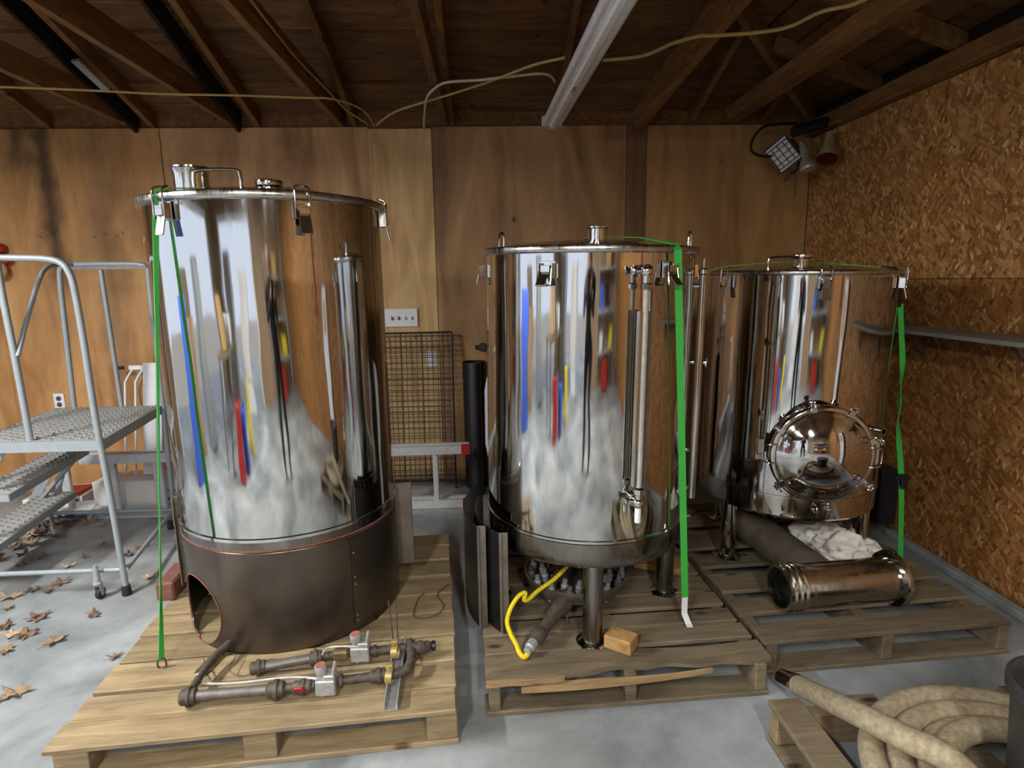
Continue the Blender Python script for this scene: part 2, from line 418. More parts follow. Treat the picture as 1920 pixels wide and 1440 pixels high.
# small nails driven in the left panel
for k, p in enumerate(((78, 447), (100, 440), (180, 448), (200, 442), (222, 446), (232, 440))):
    q = at(*p, Y=YB); MB().cyl(q+V((0, .01, 0)), q+V((.0, -.03, .02)), .0016, n=6).build('nail', M['iron'], wb)
wr = struct(empty('wall_right', (XR, 0, 0)))
MB().box((XR+.06, (YB+YF)/2, ZT/2), (.08, YB-YF, ZT)).build('sheathing', M['batten'], wr)
for y0, y1 in ((1.85, YB), (-.585, 1.846), (YF, -.589)):
    MB().box((XR+.011, (y0+y1)/2, (1.46+2.44)/2), (.012, y1-y0, .98)).build('osb_panel', M['osb'], wr, bevel=.001)
    MB().box((XR+.013, (y0+y1)/2, (.03+1.457)/2), (.012, y1-y0, 1.427)).build('osb_panel', M['osb_shaded'], wr, bevel=.001)
MB().bar((XR-.02, YB, ZT-.045), (XR-.02, YF, ZT-.045), .09, .09).build('top_plate', M['rafter'], wr, bevel=.003)
struct(MB().bar((XR-.03, 3.1, .02), (XR-.03, YF, .02), .05, .04).build('baseboard_right', M['concrete'], bevel=.006))
wl = struct(empty('wall_left', (XL, 0, 0)))
for y0, y1, z0, z1 in ((YF, -2.4, 0, ZT), (2.9, YB, 0, ZT), (-2.4, 2.9, 2.2, ZT)):
    MB().box((XL-.03, (y0+y1)/2, (z0+z1)/2), (.06, y1-y0, z1-z0)).build('wall_panel', M['rearwall'], wl)
wf = struct(empty('wall_front', (0, YF, 0)))
for x0, x1, z0, z1 in ((XL, -3.9, 0, ZT), (-.7, XR, 0, ZT), (-3.9, -.7, 2.2, ZT)):
    MB().box(((x0+x1)/2, YF-.03, (z0+z1)/2), (x1-x0, .06, z1-z0)).build('wall_panel', M['rearwall'], wf)
d1 = struct(empty('door_1', (XL, .25, 2.2)))
for a, b in (((XL, -2.4, 1.1), (.1, .09, 2.2)), ((XL, 2.9, 1.1), (.1, .09, 2.2)), ((XL, .25, 2.2), (.1, 5.39, .09))):
    MB().box(a, b).build('door_frame', M['white'], d1, bevel=.004)
d2 = struct(empty('door_2', (-2.3, YF, 2.2)))
for a, b in (((-3.9, YF, 1.1), (.09, .1, 2.2)), ((-.7, YF, 1.1), (.09, .1, 2.2)), ((-2.3, YF, 2.2), (3.29, .1, .09))):
    MB().box(a, b).build('door_frame', M['white'], d2, bevel=.004)
struct(MB().box((-9, -6, -.13), (22, 22, .04)).build('ground_outside', plain('gravel_drive', '#9a958c', .9, 0, .3, 6, .2)))

# roof: boards on rafters, hipped at the right end
ce = struct(empty('ceiling', (0, 0, ZT)))
SL = .33; ZS = ZT+.115; YR = (YB+YF)/2
def zroof(x, y): return ZS+SL*min(YB-y, XR-x)
k = 0; y = 4.414; bw = .205
while y > YR:
    y2 = y-bw+.018
    z1, z2 = ZS+SL*(YB-y), ZS+SL*(YB-y2)
    xa, xb = XR-(YB-y), XR-(YB-y2)      # the hip cuts each board
    th = .02; jig = random.uniform(-.009, .006)
    vs = [V((XL-.2, y, z1+jig)), V((xa, y, z1+jig)), V((xb, y2, z2+jig)), V((XL-.2, y2, z2+jig))]
    MB().add(vs+[q+V((0, 0, th)) for q in vs], [(3, 2, 1, 0), (4, 5, 6, 7), (0, 1, 5, 4), (1, 2, 6, 5), (2, 3, 7, 6), (3, 0, 4, 7)]).build('roof_board', M['sheath'], ce)
    y -= bw
x = XR+.12
while x > XR-(YB-YR):
    x2 = x-bw+.018; z1, z2 = ZS+SL*(XR-x), ZS+SL*(XR-x2)
    ya, yb = YB-(XR-x), YB-(XR-x2); yc, yd = YF+(XR-x), YF+(XR-x2)
    vs = [V((x, ya, z1)), V((x, yc, z1)), V((x2, yd, z2)), V((x2, yb, z2))]
    MB().add(vs+[q+V((0, 0, .02)) for q in vs], [(3, 2, 1, 0), (4, 5, 6, 7), (0, 1, 5, 4), (1, 2, 6, 5), (2, 3, 7, 6), (3, 0, 4, 7)]).build('roof_board', M['sheath'], ce)
    x -= bw
zr = ZS+SL*(YB-YR)
MB().box(((XL+XR)/2, YB+.05, ZT+.03), (XR-XL+.2, .04, .22)).build('blocking', M['rafter'], ce)
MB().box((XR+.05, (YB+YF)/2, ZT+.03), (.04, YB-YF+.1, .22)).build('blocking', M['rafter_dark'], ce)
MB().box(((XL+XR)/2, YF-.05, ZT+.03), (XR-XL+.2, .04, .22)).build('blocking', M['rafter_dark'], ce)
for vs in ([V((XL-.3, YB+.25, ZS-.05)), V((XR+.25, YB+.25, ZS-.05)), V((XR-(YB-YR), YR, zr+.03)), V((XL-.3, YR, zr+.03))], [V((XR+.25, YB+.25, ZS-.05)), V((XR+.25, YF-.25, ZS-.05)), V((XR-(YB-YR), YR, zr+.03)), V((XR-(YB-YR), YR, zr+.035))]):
    MB().add([q+V((0, 0, .03)) for q in vs]+[q+V((0, 0, .05)) for q in vs], [(3, 2, 1, 0), (4, 5, 6, 7), (0, 1, 5, 4), (1, 2, 6, 5), (2, 3, 7, 6), (3, 0, 4, 7)]).build('light_stop', M['rafter_dark'], ce)  # added dark backing, stops sun leaking through the board gaps
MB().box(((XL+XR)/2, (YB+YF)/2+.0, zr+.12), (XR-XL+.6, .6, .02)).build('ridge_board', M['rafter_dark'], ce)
vs = [V((XL-.2, YR, zr)), V((XR-(YB-YR), YR, zr)), V((XR+.1, YF-.1, ZS-.03)), V((XL-.2, YF-.1, ZS-.03))]
MB().add(vs+[q+V((0, 0, .02)) for q in vs], [(3, 2, 1, 0), (4, 5, 6, 7), (0, 1, 5, 4), (1, 2, 6, 5), (2, 3, 7, 6), (3, 0, 4, 7)]).build('roof_deck', M['sheath'], ce)
MB().add([(XL-.1, YB, ZT-.02), (XL-.1, YF, ZT-.02), (XL-.1, YR, zr), (XL-.14, YB, ZT-.02), (XL-.14, YF, ZT-.02), (XL-.14, YR, zr)], [(0, 1, 2), (5, 4, 3), (0, 2, 5, 3), (1, 4, 5, 2), (0, 3, 4, 1)]).build('gable_board', M['sheath'], ce)
for xx in (-3.55, -2.90, -2.22, -1.525, -.874, -.215, .50):        # rafters of the back slope
    y1 = max(YR, YB-(XR-xx)+.05)
    zb = lambda y: ZS-.055+SL*(YB-y)
    MB().bar((xx, YB+.05, zb(YB+.05)), (xx, y1, zb(y1)), .04, .10).build('rafter', M['rafter'], ce, bevel=.002)
for xx in (-2.275, -1.60):                                            # dark boards nailed beside two rafters
    MB().bar((xx-.04, YB-.0, ZS-.09), (xx-.04, YB-2.6, ZS-.09+SL*2.6), .025, .13).build('dark_board', M['rafter_dark'], ce, bevel=.002)
MB().bar(at(140, 112, Z=ZT+.18), at(200, 168, Z=ZT+.08), .05, .02).build('daylight_strip', M['galv'], ce, bevel=.002)  # pale strip in place of daylight glinting beside the dark board
for xx in (-2.342, -1.674, -.961, -.255):              # ceiling joists
    MB().bar((xx, YB+.05, ZT+.07), (xx, YF, ZT+.07), .04, .14).build('joist', M['rafter'], ce, bevel=.002)
MB().bar((1.073, YB+.02, ZT+.05), (1.45, YB-2.6, ZT+.05+.22*2.6), .045, .2).build('rafter', M['rafter'], ce, bevel=.002)
MB().bar((1.732, YB+.02, ZT+.06), (1.732, .3, ZT+.06), .09, .1).build('joist', M['rafter'], ce, bevel=.002)
hp = lambda t: V((XR-t, YB-t, ZS-.06+SL*t))
MB().bar(hp(0), hp(3.6), .04, .13).build('hip_rafter', M['rafter'], ce, bevel=.002)
for yy in (3.62, 3.0, 2.4, 1.8, 1.2):                                # jack rafters of the right slope
    L = YB-yy
    MB().bar((XR+.05, yy, ZS-.055-SL*.05), (XR-L+.04, yy, ZS-.055+SL*L), .04, .09).build('jack_rafter', M['rafter'], ce, bevel=.002)
for xx, L in ((1.45, .85), (1.95, .35)):
    MB().bar((xx, YB, ZS-.055), (xx, YB-L, ZS-.055+SL*L), .04, .09).build('jack_rafter', M['rafter'], ce, bevel=.002)

# ================================================================= PALLETS
def pallet(loc, th, width, boards, mat, label, blocks, bw_=.1, bh=.09, depth=1.2, bottoms=(.0, .5, 1.), rev=False, skip_front=False, blockmat=None, thick=.018):
    r = empty('wooden_pallet', (loc[0], loc[1], 0), (0, 0, th)); tag(r, label, 'pallet')
    for (v0, v1, dz, w_) in boards:
        v0 += .002; v1 -= .002; dz += random.uniform(-.0025, .0015)
        MB().box((width/2+random.uniform(-.007, .007), (v0+v1)/2, .14-thick/2+dz), (width+w_, v1-v0, thick), (random.uniform(-.012, .012), random.uniform(-.002, .002), random.uniform(-.0025, .0025))).build('deck_board', M[mat], r, world=False, bevel=.003)
    for u in blocks:
        for v in ((.05, depth/2, depth-.05) if bw_ > .06 else (None,)):
            if v is None: MB().box((u, depth/2, .018+(.14-thick-.018)/2), (bw_, depth-.01, .14-thick-.018)).build('stringer', M[blockmat or mat], r, world=False, bevel=.003)
            else: MB().box((u, v, .018+(.14-thick-.018)/2), (bw_, .1 if v > .1 else .09, .14-thick-.018)).build('block', M[blockmat or mat], r, world=False, bevel=.003)
    for v in bottoms:
        MB().box((width/2, .05+(depth-.1)*v, .009), (width, .1, .018)).build('bottom_board', M[mat], r, world=False, bevel=.003)
    return r
p1b = [(-.02, .094, 0, 0), (.1, .222, 0, 0), (.234, .385, .001, 0), (.398, .548, 0, 0), (.561, .697, .001, 0), (.711, .856, 0, 0), (.87, 1.022, 0, 0), (1.038, 1.175, 0, 0), (1.19, 1.32, 0, 0)]
P1 = pallet((-1.3373, 1.591), .0811, 1.219, p1b, 'pine', 'pale new pine block pallet under the tallest steel tank', (.055, .6, 1.165), depth=1.32)
p2b = [(.145, .24, 0, 0), (.262, .355, -.002, 0), (.378, .475, 0, 0), (.488, .62, 0, 0), (.64, .76, 0, 0), (.78, .9, 0, 0), (.92, 1.05, 0, 0)]
P2 = pallet((-.0333, 1.8), .0461, 1.016, p2b, 'oldwood', 'weathered brown pallet with a split front board, under the middle tank', (.03, .51, .985), bw_=.04, depth=1.06)
# split wavy front board of pallet 2 as two pieces
def wavy(v0f, v1f, u0, u1, n, name, mat, parent, dzf=lambda u: 0):
    mb = MB(); vs = []
    for i in range(n+1):
        u = u0+(u1-u0)*i/n; z = .14+dzf(u)
        for v, zz in ((v0f(u), z-.018), (v1f(u), z-.018), (v1f(u), z), (v0f(u), z)): vs.append((u, v, zz))
    fs = []
    for i in range(n):
        for k in range(4): fs.append((i*4+k, i*4+(k+1) % 4, (i+1)*4+(k+1) % 4, (i+1)*4+k))
    fs += [(3, 2, 1, 0), (n*4, n*4+1, n*4+2, n*4+3)]
    return mb.add(vs, fs).build(name, M[mat], parent, world=False, ang=50)
wav_ = lambda u: .0+.035*max(0, math.sin((u-.25)*PI/.75)) + .006*math.sin(u*31)
wavy(lambda u: (-.01 if u < .25 else -.01+.02*(u-.25)/.5)+wav_(u)*(1 if u > .25 else .2), lambda u: .13, 0.0, 1.03, 40, 'deck_board', 'oldwood', P2, lambda u: .012*math.sin(u*6)-.004)
tp = lambda u, a, b: max(.06, math.sin(PI*min(1, max(0, (u-a)/(b-a)))))**.6
wavy(lambda u: -.018+.03*(u-.2)-.02*tp(u, .12, .8), lambda u: -.014+.012*math.sin(u*7)*tp(u, .12, .8)+.03*(u-.2), 0.12, .80, 30, 'split_board', 'splinter', P2, lambda u: -.022+.012*u)
wavy(lambda u: -.010-.008*tp(u, -.2, .3)-.002*math.sin(u*60), lambda u: -.004, 0.0, .27, 20, 'split_board', 'splinter', P2, lambda u: .004)
p3b = [(0, .13, 0, 0), (.19, .308, 0, 0), (.36, .515, 0, 0), (.59, .71, 0, 0), (.775, .99, 0, 0), (1.06, 1.2, 0, 0), (1.26, 1.36, 0, 0)]
P3 = pallet((1.0121, 1.951), .0631, 1.02, p3b, 'oldwood', 'wide-slatted old pallet in the corner against the flake-board wall', (.03, .5, .99), bw_=.045, depth=1.36)
P4 = empty('wooden_pallet', (.874, 1.646, 0), (0, 0, .02)); tag(P4, 'pallet under the coiled cream hose and dark bucket', 'pallet')
for u in (0, .25, .42, .6, .78, .93):
    MB().box((u+.055, -.5, .13), (.105, 1.02, .018)).build('deck_board', M['oldwood'], P4, world=False, bevel=.003)
for v in (-.03, -.5, -.97):
    MB().box((.5, v, .072), (.99, .045, .1)).build('stringer', M['pine'], P4, world=False, bevel=.003)
for u in (.0, .46, .93):
    MB().box((u+.05, -.5, .011), (.1, 1.0, .018)).build('bottom_board', M['oldwood'], P4, world=False, bevel=.003)

# ================================================================= TANKS
TK = {1: (-.8424, 2.4245, .4238, -.001, -.006), 2: (.3839, 2.3599, .4024, .0128, -.0124), 3: (1.4672, 2.78, .4011, .0144, -.0067)}
def cyl_at(n, px, py, dR=0):
    cx, cy, R, lx, ly = TK[n]; R += dR; d = FWD*F + RT*(px-960) + UPV*(720-py)
    ax, ay = -cx-lx*HC, -cy-ly*HC; bx, by = d.x-lx*d.z, d.y-ly*d.z
    A = bx*bx+by*by; B = 2*(ax*bx+ay*by); Cc = ax*ax+ay*ay-R*R; D = max(0, B*B-4*A*Cc); t = (-B-math.sqrt(D))/2/A
    return V((0, 0, HC))+d*t
def rad(phi): t = math.radians(phi); return V((math.sin(t), -math.cos(t), 0))
def tan(phi): t = math.radians(phi); return V((math.cos(t), math.sin(t), 0))
# everything inside a tank is written in its own frame: axis z, z = 0 on the pallet
Zt = lambda z: z-.14
def tank_root(n, label):
    cx, cy, R, lx, ly = TK[n]
    r = empty('steel_tank', (cx+lx*.14, cy+ly*.14, .14), (-ly, lx, 0)); tag(r, label, 'tank'); return r
def shell(r, R, z0, z1, mat, name='body', th=.004, n=128, seg=10):
    pr = [(R, z0+(z1-z0)*i/seg) for i in range(seg+1)]+[(R-th, z1), (R-th, z0)]
    return MB().lathe(pr, n=n, closed=True).build(name, mat, r, world=False, ang=40)
def clamp(r, R, phi, z, style='closed', sc=1.):
    n, t = rad(phi), tan(phi); k = V((0, 0, 1)); o = n*R+k*z
    def q(a, b, c): return o+t*a*sc+k*b*sc+n*c*sc
    mb = MB()
    def bx(c, d, mb, tilt=0):
        Rm = Matrix((t, k, n)).transposed(); Rm = Rm @ Matrix.Rotation(tilt, 3, 'X'); mb.box(q(*c), [x*sc for x in d], Rm)
    bx((0, -.005, .003), (.05, .05, .004), mb)
    for sx in (-1, 1): bx((sx*.022, -.008, .014), (.004, .044, .024), mb)
    bx((0, -.002, .02), (.03, .02, .012), mb)
    c = mb.build('latch_clamp', M['steel_sm'], r, world=False, bevel=.001)
    lv = MB()
    if style == 'closed':
        bx((.004, -.045, .026), (.034, .062, .004), lv, -.25)
        bx((.004, -.01, .026), (.03, .02, .006), lv)
    else:
        bx((-.004, -.03, .034), (.03, .06, .004), lv, -.75)
    l = lv.build('lever', M['steel_sm'], c, world=False, bevel=.001)
    if style == 'closed':
        p = [q(-.02, -.005, .024), q(-.02, .045, .024), q(-.016, .058, .016), q(-.005, .062, -.002), q(.012, .062, -.002), q(.02, .056, .016), q(.022, .042, .024), q(.022, -.005, .024)]
    else:
        p = [q(-.02, -.0, .022), q(-.024, -.045, .03), q(-.018, -.052, .032), q(.014, -.052, .032), q(.02, -.045, .03), q(.02, 0, .022)]
    MB().tube(smooth(p, 4), .0026*sc, 8).build('bail', M['steel_sm'], c, world=False)
    return c
def ferrule(r, o, axis, rr, L, name='ferrule', flange=1.25, mat='steel_sm'):
    return MB().lathe([(rr*.92, 0), (rr, 0), (rr, L-.008), (rr*flange, L-.005), (rr*flange, L), (rr*.92, L), (rr*.92, .0)], o, axis, 28, closed=True).build(name, M[mat], r, world=False)
def handle(r, a, b, h, rr=.006):
    a, b = V(a), V(b); k = V((0, 0, h)); d = (b-a)*.12
    return MB().tube(smooth([a, a+k*.75, a+k+d, b+k-d, b+k*.75, b], 6), rr, 10).build('lid_handle', M['steel_sm'], r, world=False)
def lid(r, R, z, dome, ringR, ringh):
    pr = [(0, z+dome), (R*.4, z+dome*.86), (R*.75, z+dome*.5), (R*.94, z+dome*.12), (R, z), (R, z-.01), (0, z-.01)]
    l = MB().lathe(pr, n=96).build('lid', M['steel_mid'], r, world=False)
    c = (z-ringh/2+.002)
    pr = [(R-.006, c-ringh/2), (ringR-.004, c-ringh/2), (ringR, c-ringh*.3), (ringR, c+ringh*.3), (ringR-.004, c+ringh/2), (R-.006, c+ringh/2)]
    MB().lathe(pr, n=128, closed=True).build('clamp_ring', M['ring_steel'], r, world=False, ang=60)
    return l

# ---- tank 1
R1 = TK[1][2]; T1 = tank_root(1, 'tallest polished steel tank with a dark skirt, on the new pine pallet')
shell(T1, R1, Zt(.585), Zt(1.775), M['steel'])
MB().lathe([(R1-.002, Zt(.579)), (R1+.006, Zt(.583)), (R1+.006, Zt(.594)), (R1-.002, Zt(.598))], n=128, closed=True).build('weld_bead', M['steel_sm'], T1, world=False)
MB().lathe([(R1+.001, Zt(.552)), (R1-.002, Zt(.582)), (R1-.006, Zt(.582)), (R1-.004, Zt(.552))], n=128, closed=True).build('base_band', M['steel_dark'], T1, world=False)
MB().lathe([(R1-.003, Zt(.543)), (R1+.0025, Zt(.545)), (R1+.002, Zt(.551)), (R1-.003, Zt(.553))], n=128, closed=True).build('sealant_bead', M['orange'], T1, world=False)['label'] = 'orange-red bead round the top of the skirt'
def skirt(r, R, z1, phc, zc, rh):
    N, K = 240, 44; vs = []; keep = []
    def sgn(i, j):
        ph = 360*i/N; z = z1*j/K; a = math.radians((ph-phc+180) % 360-180)*R; return ph, z, a, z-zc
    P = {}
    for i in range(N):
        for j in range(K+1):
            ph, z, a, b = sgn(i, j); d = math.hypot(a, b)
            if d < rh and d > rh*.86 or (rh <= d < rh*1.04):      # snap the ring of vertices to the hole edge
                a, b = a*rh/d, b*rh/d; ph = phc+math.degrees(a/R); z = max(0, b+zc)
            P[i, j] = (rad(ph)*R+V((0, 0, z)), d)
    idx = {}; mb = MB()
    for key, (p, d) in P.items(): idx[key] = len(mb.v); mb.v.append(p)
    for i in range(N):
        for j in range(K):
            q = [(i, j), ((i+1) % N, j), ((i+1) % N, j+1), (i, j+1)]
            if min(P[k][1] for k in q) < rh*.86: continue
            mb.f.append(tuple(idx[k] for k in q))
    o = mb.build('skirt', M['skirt'], r, world=False)
    md = o.modifiers.new('thickness', 'SOLIDIFY'); md.thickness = .004; md.offset = -1
    o['label'] = 'dark smoke-stained steel skirt with a round hole'
    return o
SK = skirt(T1, R1, Zt(.542), -41, Zt(.275), .135)
MB().tube([rad(-41+math.degrees(.136*math.cos(a)/R1))*(R1+.001)+V((0, 0, Zt(.275)+.136*math.sin(a))) for a in [2*PI*i/48 for i in range(48)] ], .0025, 8, closed=True).build('hole_rim', M['orange'], SK, world=False)
def curved_plate(R, p0, p1, z0, z1, th, n=20):
    mb = MB(); vs = []
    for i in range(n+1):
        d = rad(p0+(p1-p0)*i/n)
        for rr, z in ((R, z0), (R+th, z0), (R+th, z1), (R, z1)): vs.append(d*rr+V((0, 0, z)))
    fs = [(i*4+k, i*4+(k+1) % 4, i*4+4+(k+1) % 4, i*4+4+k) for i in range(n) for k in range(4)]+[(3, 2, 1, 0), tuple(n*4+k for k in range(4))]
    return mb.add(vs, fs)
hatch = curved_plate(R1+.0005, 45, 92, .03, Zt(.525), .004).build('skirt_hatch', M['skirt'], T1, world=False)
for z in (.05, .07, .2, .23, .33):
    p = rad(46.5)*(R1+.006)+V((0, 0, z)); MB().sphere(p, .005, 8).build('rivet', M['iron_grey'], hatch, world=False)
for ph, z0, z1, L in ((-72, .15, Zt(.66), .022), (97, .1, Zt(.62), .07)):
    d = rad(ph); MB().bar(d*(R1+L/2)+V((0, 0, z0)), d*(R1+L/2)+V((0, 0, z1)), .004, L, up=d).build('skirt_flange', M['sheetgrey'], T1, world=False, bevel=.001)
    e = tan(ph); MB().bar(d*(R1+L)+e*.015+V((0, 0, z0)), d*(R1+L)+e*.015+V((0, 0, z1)), .03, .004, up=d).build('skirt_flange', M['sheetgrey'], T1, world=False, bevel=.001)
L1 = lid(T1, R1+.004, Zt(1.786), .05, R1+.02, .027)
for kk in range(6): clamp(T1, R1+.002, -27+60*kk, Zt(1.735), 'closed', 1.15)
o = V((-1.063-TK[1][0], 2.3-TK[1][1], Zt(1.80)))
MB().lathe([(.056, 0), (.060, 0), (.060, .08), (.066, .1), (.069, .102), (.069, .107), (.062, .107), (.056, .08)], o, (0, 0, 1), 40, closed=True).build('lid_neck', M['steel_sm'], T1, world=False)
o = V((-.787-TK[1][0], 2.3-TK[1][1], Zt(1.80)))
MB().lathe([(.03, 0), (.03, .035), (.048, .04), (.05, .05), (.048, .06), (.03, .064), (0, .064)], o, (0, 0, 1), 32).build('port_cap', M['steel_sm'], T1, world=False)
handle(T1, (-1.0-TK[1][0], 2.18-TK[1][1], Zt(1.80)), (-.842-TK[1][0], 2.18-TK[1][1], Zt(1.80)), .078, .006)
sk_in = MB().lathe([(0, Zt(.545)), (R1-.01, Zt(.545)), (R1-.01, Zt(.55)), (0, Zt(.55))], n=48).build('tank_bottom', M['steel_dark'], T1, world=False)

# ---- tank 2
R2 = TK[2][2]; T2 = tank_root(2, 'middle polished steel tank on legs with a vertical sight tube')
shell(T2, R2, Zt(.555), Zt(1.575), M['steel'])
MB().lathe([(R2-.002, Zt(.553)), (R2+.005, Zt(.557)), (R2+.005, Zt(.566)), (R2-.002, Zt(.57))], n=128, closed=True).build('weld_bead', M['steel_sm'], T2, world=False)
MB().lathe([(R2-.003, Zt(.55)), (R2-.001, Zt(.5)), (R2-.004, Zt(.468)), (R2-.01, Zt(.458)), (R2-.014, Zt(.462)), (R2-.012, Zt(.55))], n=128, closed=True).build('base_band', M['steel_dark'], T2, world=False)['label'] = 'heat-stained band at the tank base'
MB().lathe([(0, Zt(.5)), (R2-.012, Zt(.5)), (R2-.012, Zt(.51)), (0, Zt(.51))], n=48).build('tank_bottom', M['steel_dark'], T2, world=False)
L2 = lid(T2, R2+.002, Zt(1.598), .035, R2+.014, .026)
for kk in range(6): clamp(T2, R2+.002, -29+60*kk, Zt(1.525), 'open', 1.1)
ferrule(T2, V((.405-TK[2][0], 2.3-TK[2][1], Zt(1.625))), (0, 0, 1), .036, .055, 'lid_ferrule')
for px, py in ((935, 462), (1281, 462)):
    p = cyl_at(2, min(px, 1285), py, .0); p = MW[T2].inverted() @ V((p.x, p.y, 1.60))
    if px > 1200: p = rad(55)*(R2-.01)+V((0, 0, Zt(1.60)))
    else: p = rad(-62)*(R2-.01)+V((0, 0, Zt(1.60)))
    MB().tube(smooth([p+V((-.008, -.012, -.01)), p+V((-.008, -.012, .035)), p+V((0, 0, .05)), p+V((.008, .012, .035)), p+V((.008, .012, -.01))], 5), .0045, 8).build('lifting_eye', M['steel_sm'], T2, world=False)
def leg(r, ph, R, ztop, mat, rr=.037, foot=.06):
    d = rad(ph)*R
    l = MB().cyl(d+V((0, 0, .012)), d+V((0, 0, ztop)), rr, n=28).build('leg', M[mat], r, world=False)
    MB().lathe([(rr*.9, .002), (foot, .002), (foot, .008), (rr*1.15, .018), (rr*.9, .018)], d, (0, 0, 1), 32, closed=True).build('foot', M['steel_sm'], l, world=False)
for ph in (-3, 87, 177, -93): leg(T2, ph, R2-.045, Zt(.5), 'steel_dark' if ph == -3 else 'steel_dark')
# sight tube
PH = 14.6; n_, t_ = rad(PH), tan(PH)
zc0, zc1 = Zt(.725), Zt(1.515)
for z in (zc0, zc1):
    sg = MB()
    sg.cyl(n_*(R2-.01)+V((0, 0, z)), n_*(R2+.05)+V((0, 0, z)), .014, n=16)
    sg.lathe([(.022, 0), (.022, .012)], n_*(R2+.018)+V((0, 0, z)), n_, 6)
    sg.sphere(n_*(R2+.052)+V((0, 0, z)), .021, 14)
    sg.cyl(n_*(R2+.03)+t_*-.03+V((0, 0, z)), n_*(R2+.03)+t_*.0+V((0, 0, z)), .010, n=12)
    sg.lathe([(.009, 0), (.015, .004), (.015, .012), (.009, .016)], n_*(R2+.03)+t_*-.045+V((0, 0, z)), t_, 16)
    up = z > 1
    sg.cyl(n_*(R2+.052)+V((0, 0, z)), n_*(R2+.052)+V((0, 0, z-.05 if up else z+.05)), .013, n=14)
    sgo = sg.build('sight_valve', M['steel_sm'], T2, world=False)
    MB().lathe([(.011, 0), (.02, .004), (.02, .02), (.011, .026)], n_*(R2+.052)+V((0, 0, z-.063 if up else z+.032)), (0, 0, 1), 6).build('nut', M['steel_sm'], sgo, world=False)
    if not up: MB().cyl(n_*(R2+.052)+V((0, 0, z-.07)), n_*(R2+.052)+V((0, 0, z-.01)), .011, n=14).build('drain_stub', M['white'], sgo, world=False)
MB().cyl(n_*(R2+.052)+V((0, 0, zc0+.05)), n_*(R2+.052)+V((0, 0, zc1-.05)), .0105, n=14).build('sight_tube', M['lampglass'], T2, world=False)['label'] = 'pale vertical sight tube'
MB().bar(n_*(R2+.045)+t_*.019+V((0, 0, zc0+.06)), n_*(R2+.045)+t_*.019+V((0, 0, zc1-.13)), .008, .02, up=n_).build('guard_rail', M['iron'], T2, world=False)
MB().bar(n_*(R2+.045)+t_*-.019+V((0, 0, zc0+.06)), n_*(R2+.045)+t_*-.019+V((0, 0, zc1-.13)), .006, .02, up=n_).build('guard_rail', M['steel_sm'], T2, world=False)
# stand pipe on the right-hand side
PHs = 72; n_ = rad(PHs)
sp2 = MB().cyl(n_*(R2+.03)+V((0, 0, Zt(.62))), n_*(R2+.03)+V((0, 0, Zt(1.50))), .0155, n=18).build('stand_pipe', M['steel_mid'], T2, world=False)
cp2 = MB(); cp2.lathe([(.012, 0), (.019, .004), (.019, .02), (.008, .026), (.006, .06), (0, .062)], n_*(R2+.03)+V((0, 0, Zt(1.50))), (0, 0, 1), 18)
for z in (Zt(.66), Zt(1.46)): cp2.cyl(n_*(R2-.01)+V((0, 0, z)), n_*(R2+.03)+V((0, 0, z)), .009, n=10)
cp2.build('pipe_fitting', M['steel_sm'], sp2, world=False)
for ph, z in ((78, Zt(1.165)), (82, Zt(.8)), (82, Zt(.515))):
    ferrule(T2, rad(ph)*(R2-.02)+V((0, 0, z)), rad(ph-14), .011, .085 if z > .9 else .06, 'side_ferrule', 2.1)

# ---- tank 3
R3 = TK[3][2]; T3 = tank_root(3, 'shortest polished steel tank with a round domed hatch, in the corner')
shell(T3, R3, Zt(.52), Zt(1.49), M['steel'])
MB().lathe([(R3-.002, Zt(.517)), (R3+.003, Zt(.519)), (R3+.003, Zt(.524)), (R3-.002, Zt(.526))], n=128, closed=True).build('weld_bead', M['steel_sm'], T3, world=False)
MB().lathe([(R3-.001, Zt(.518)), (R3-.002, Zt(.43)), (R3-.012, Zt(.418)), (R3-.02, Zt(.42)), (R3-.01, Zt(.518))], n=128, closed=True).build('base_band', M['steel_mid'], T3, world=False)
MB().lathe([(0, Zt(.44)), (R3-.015, Zt(.44)), (R3-.015, Zt(.45)), (0, Zt(.45))], n=48).build('tank_bottom', M['steel_dark'], T3, world=False)
L3 = lid(T3, R3+.002, Zt(1.505), .03, R3+.012, .02)
for kk in range(6): clamp(T3, R3+.002, -75+59.8*kk, Zt(1.462), 'closed', 1.)
c3 = lambda x, y, z: V((x-TK[3][0]-.02, y-TK[3][1], Zt(z)))
MB().lathe([(.034, 0), (.034, .035), (.055, .04), (.057, .047), (.055, .056), (.03, .06), (0, .06)], c3(1.443, 2.7, 1.525), (0, 0, 1), 36).build('port_cap', M['steel_sm'], T3, world=False)
handle(T3, c3(1.27, 2.66, 1.515), c3(1.415, 2.66, 1.52), .05, .005)
handle(T3, c3(1.50, 2.86, 1.52), c3(1.64, 2.86, 1.52), .03, .005)
for ph in (-66, 40, 160, -150): leg(T3, ph, R3-.04, Zt(.45), 'steel_mid', .036, .065)
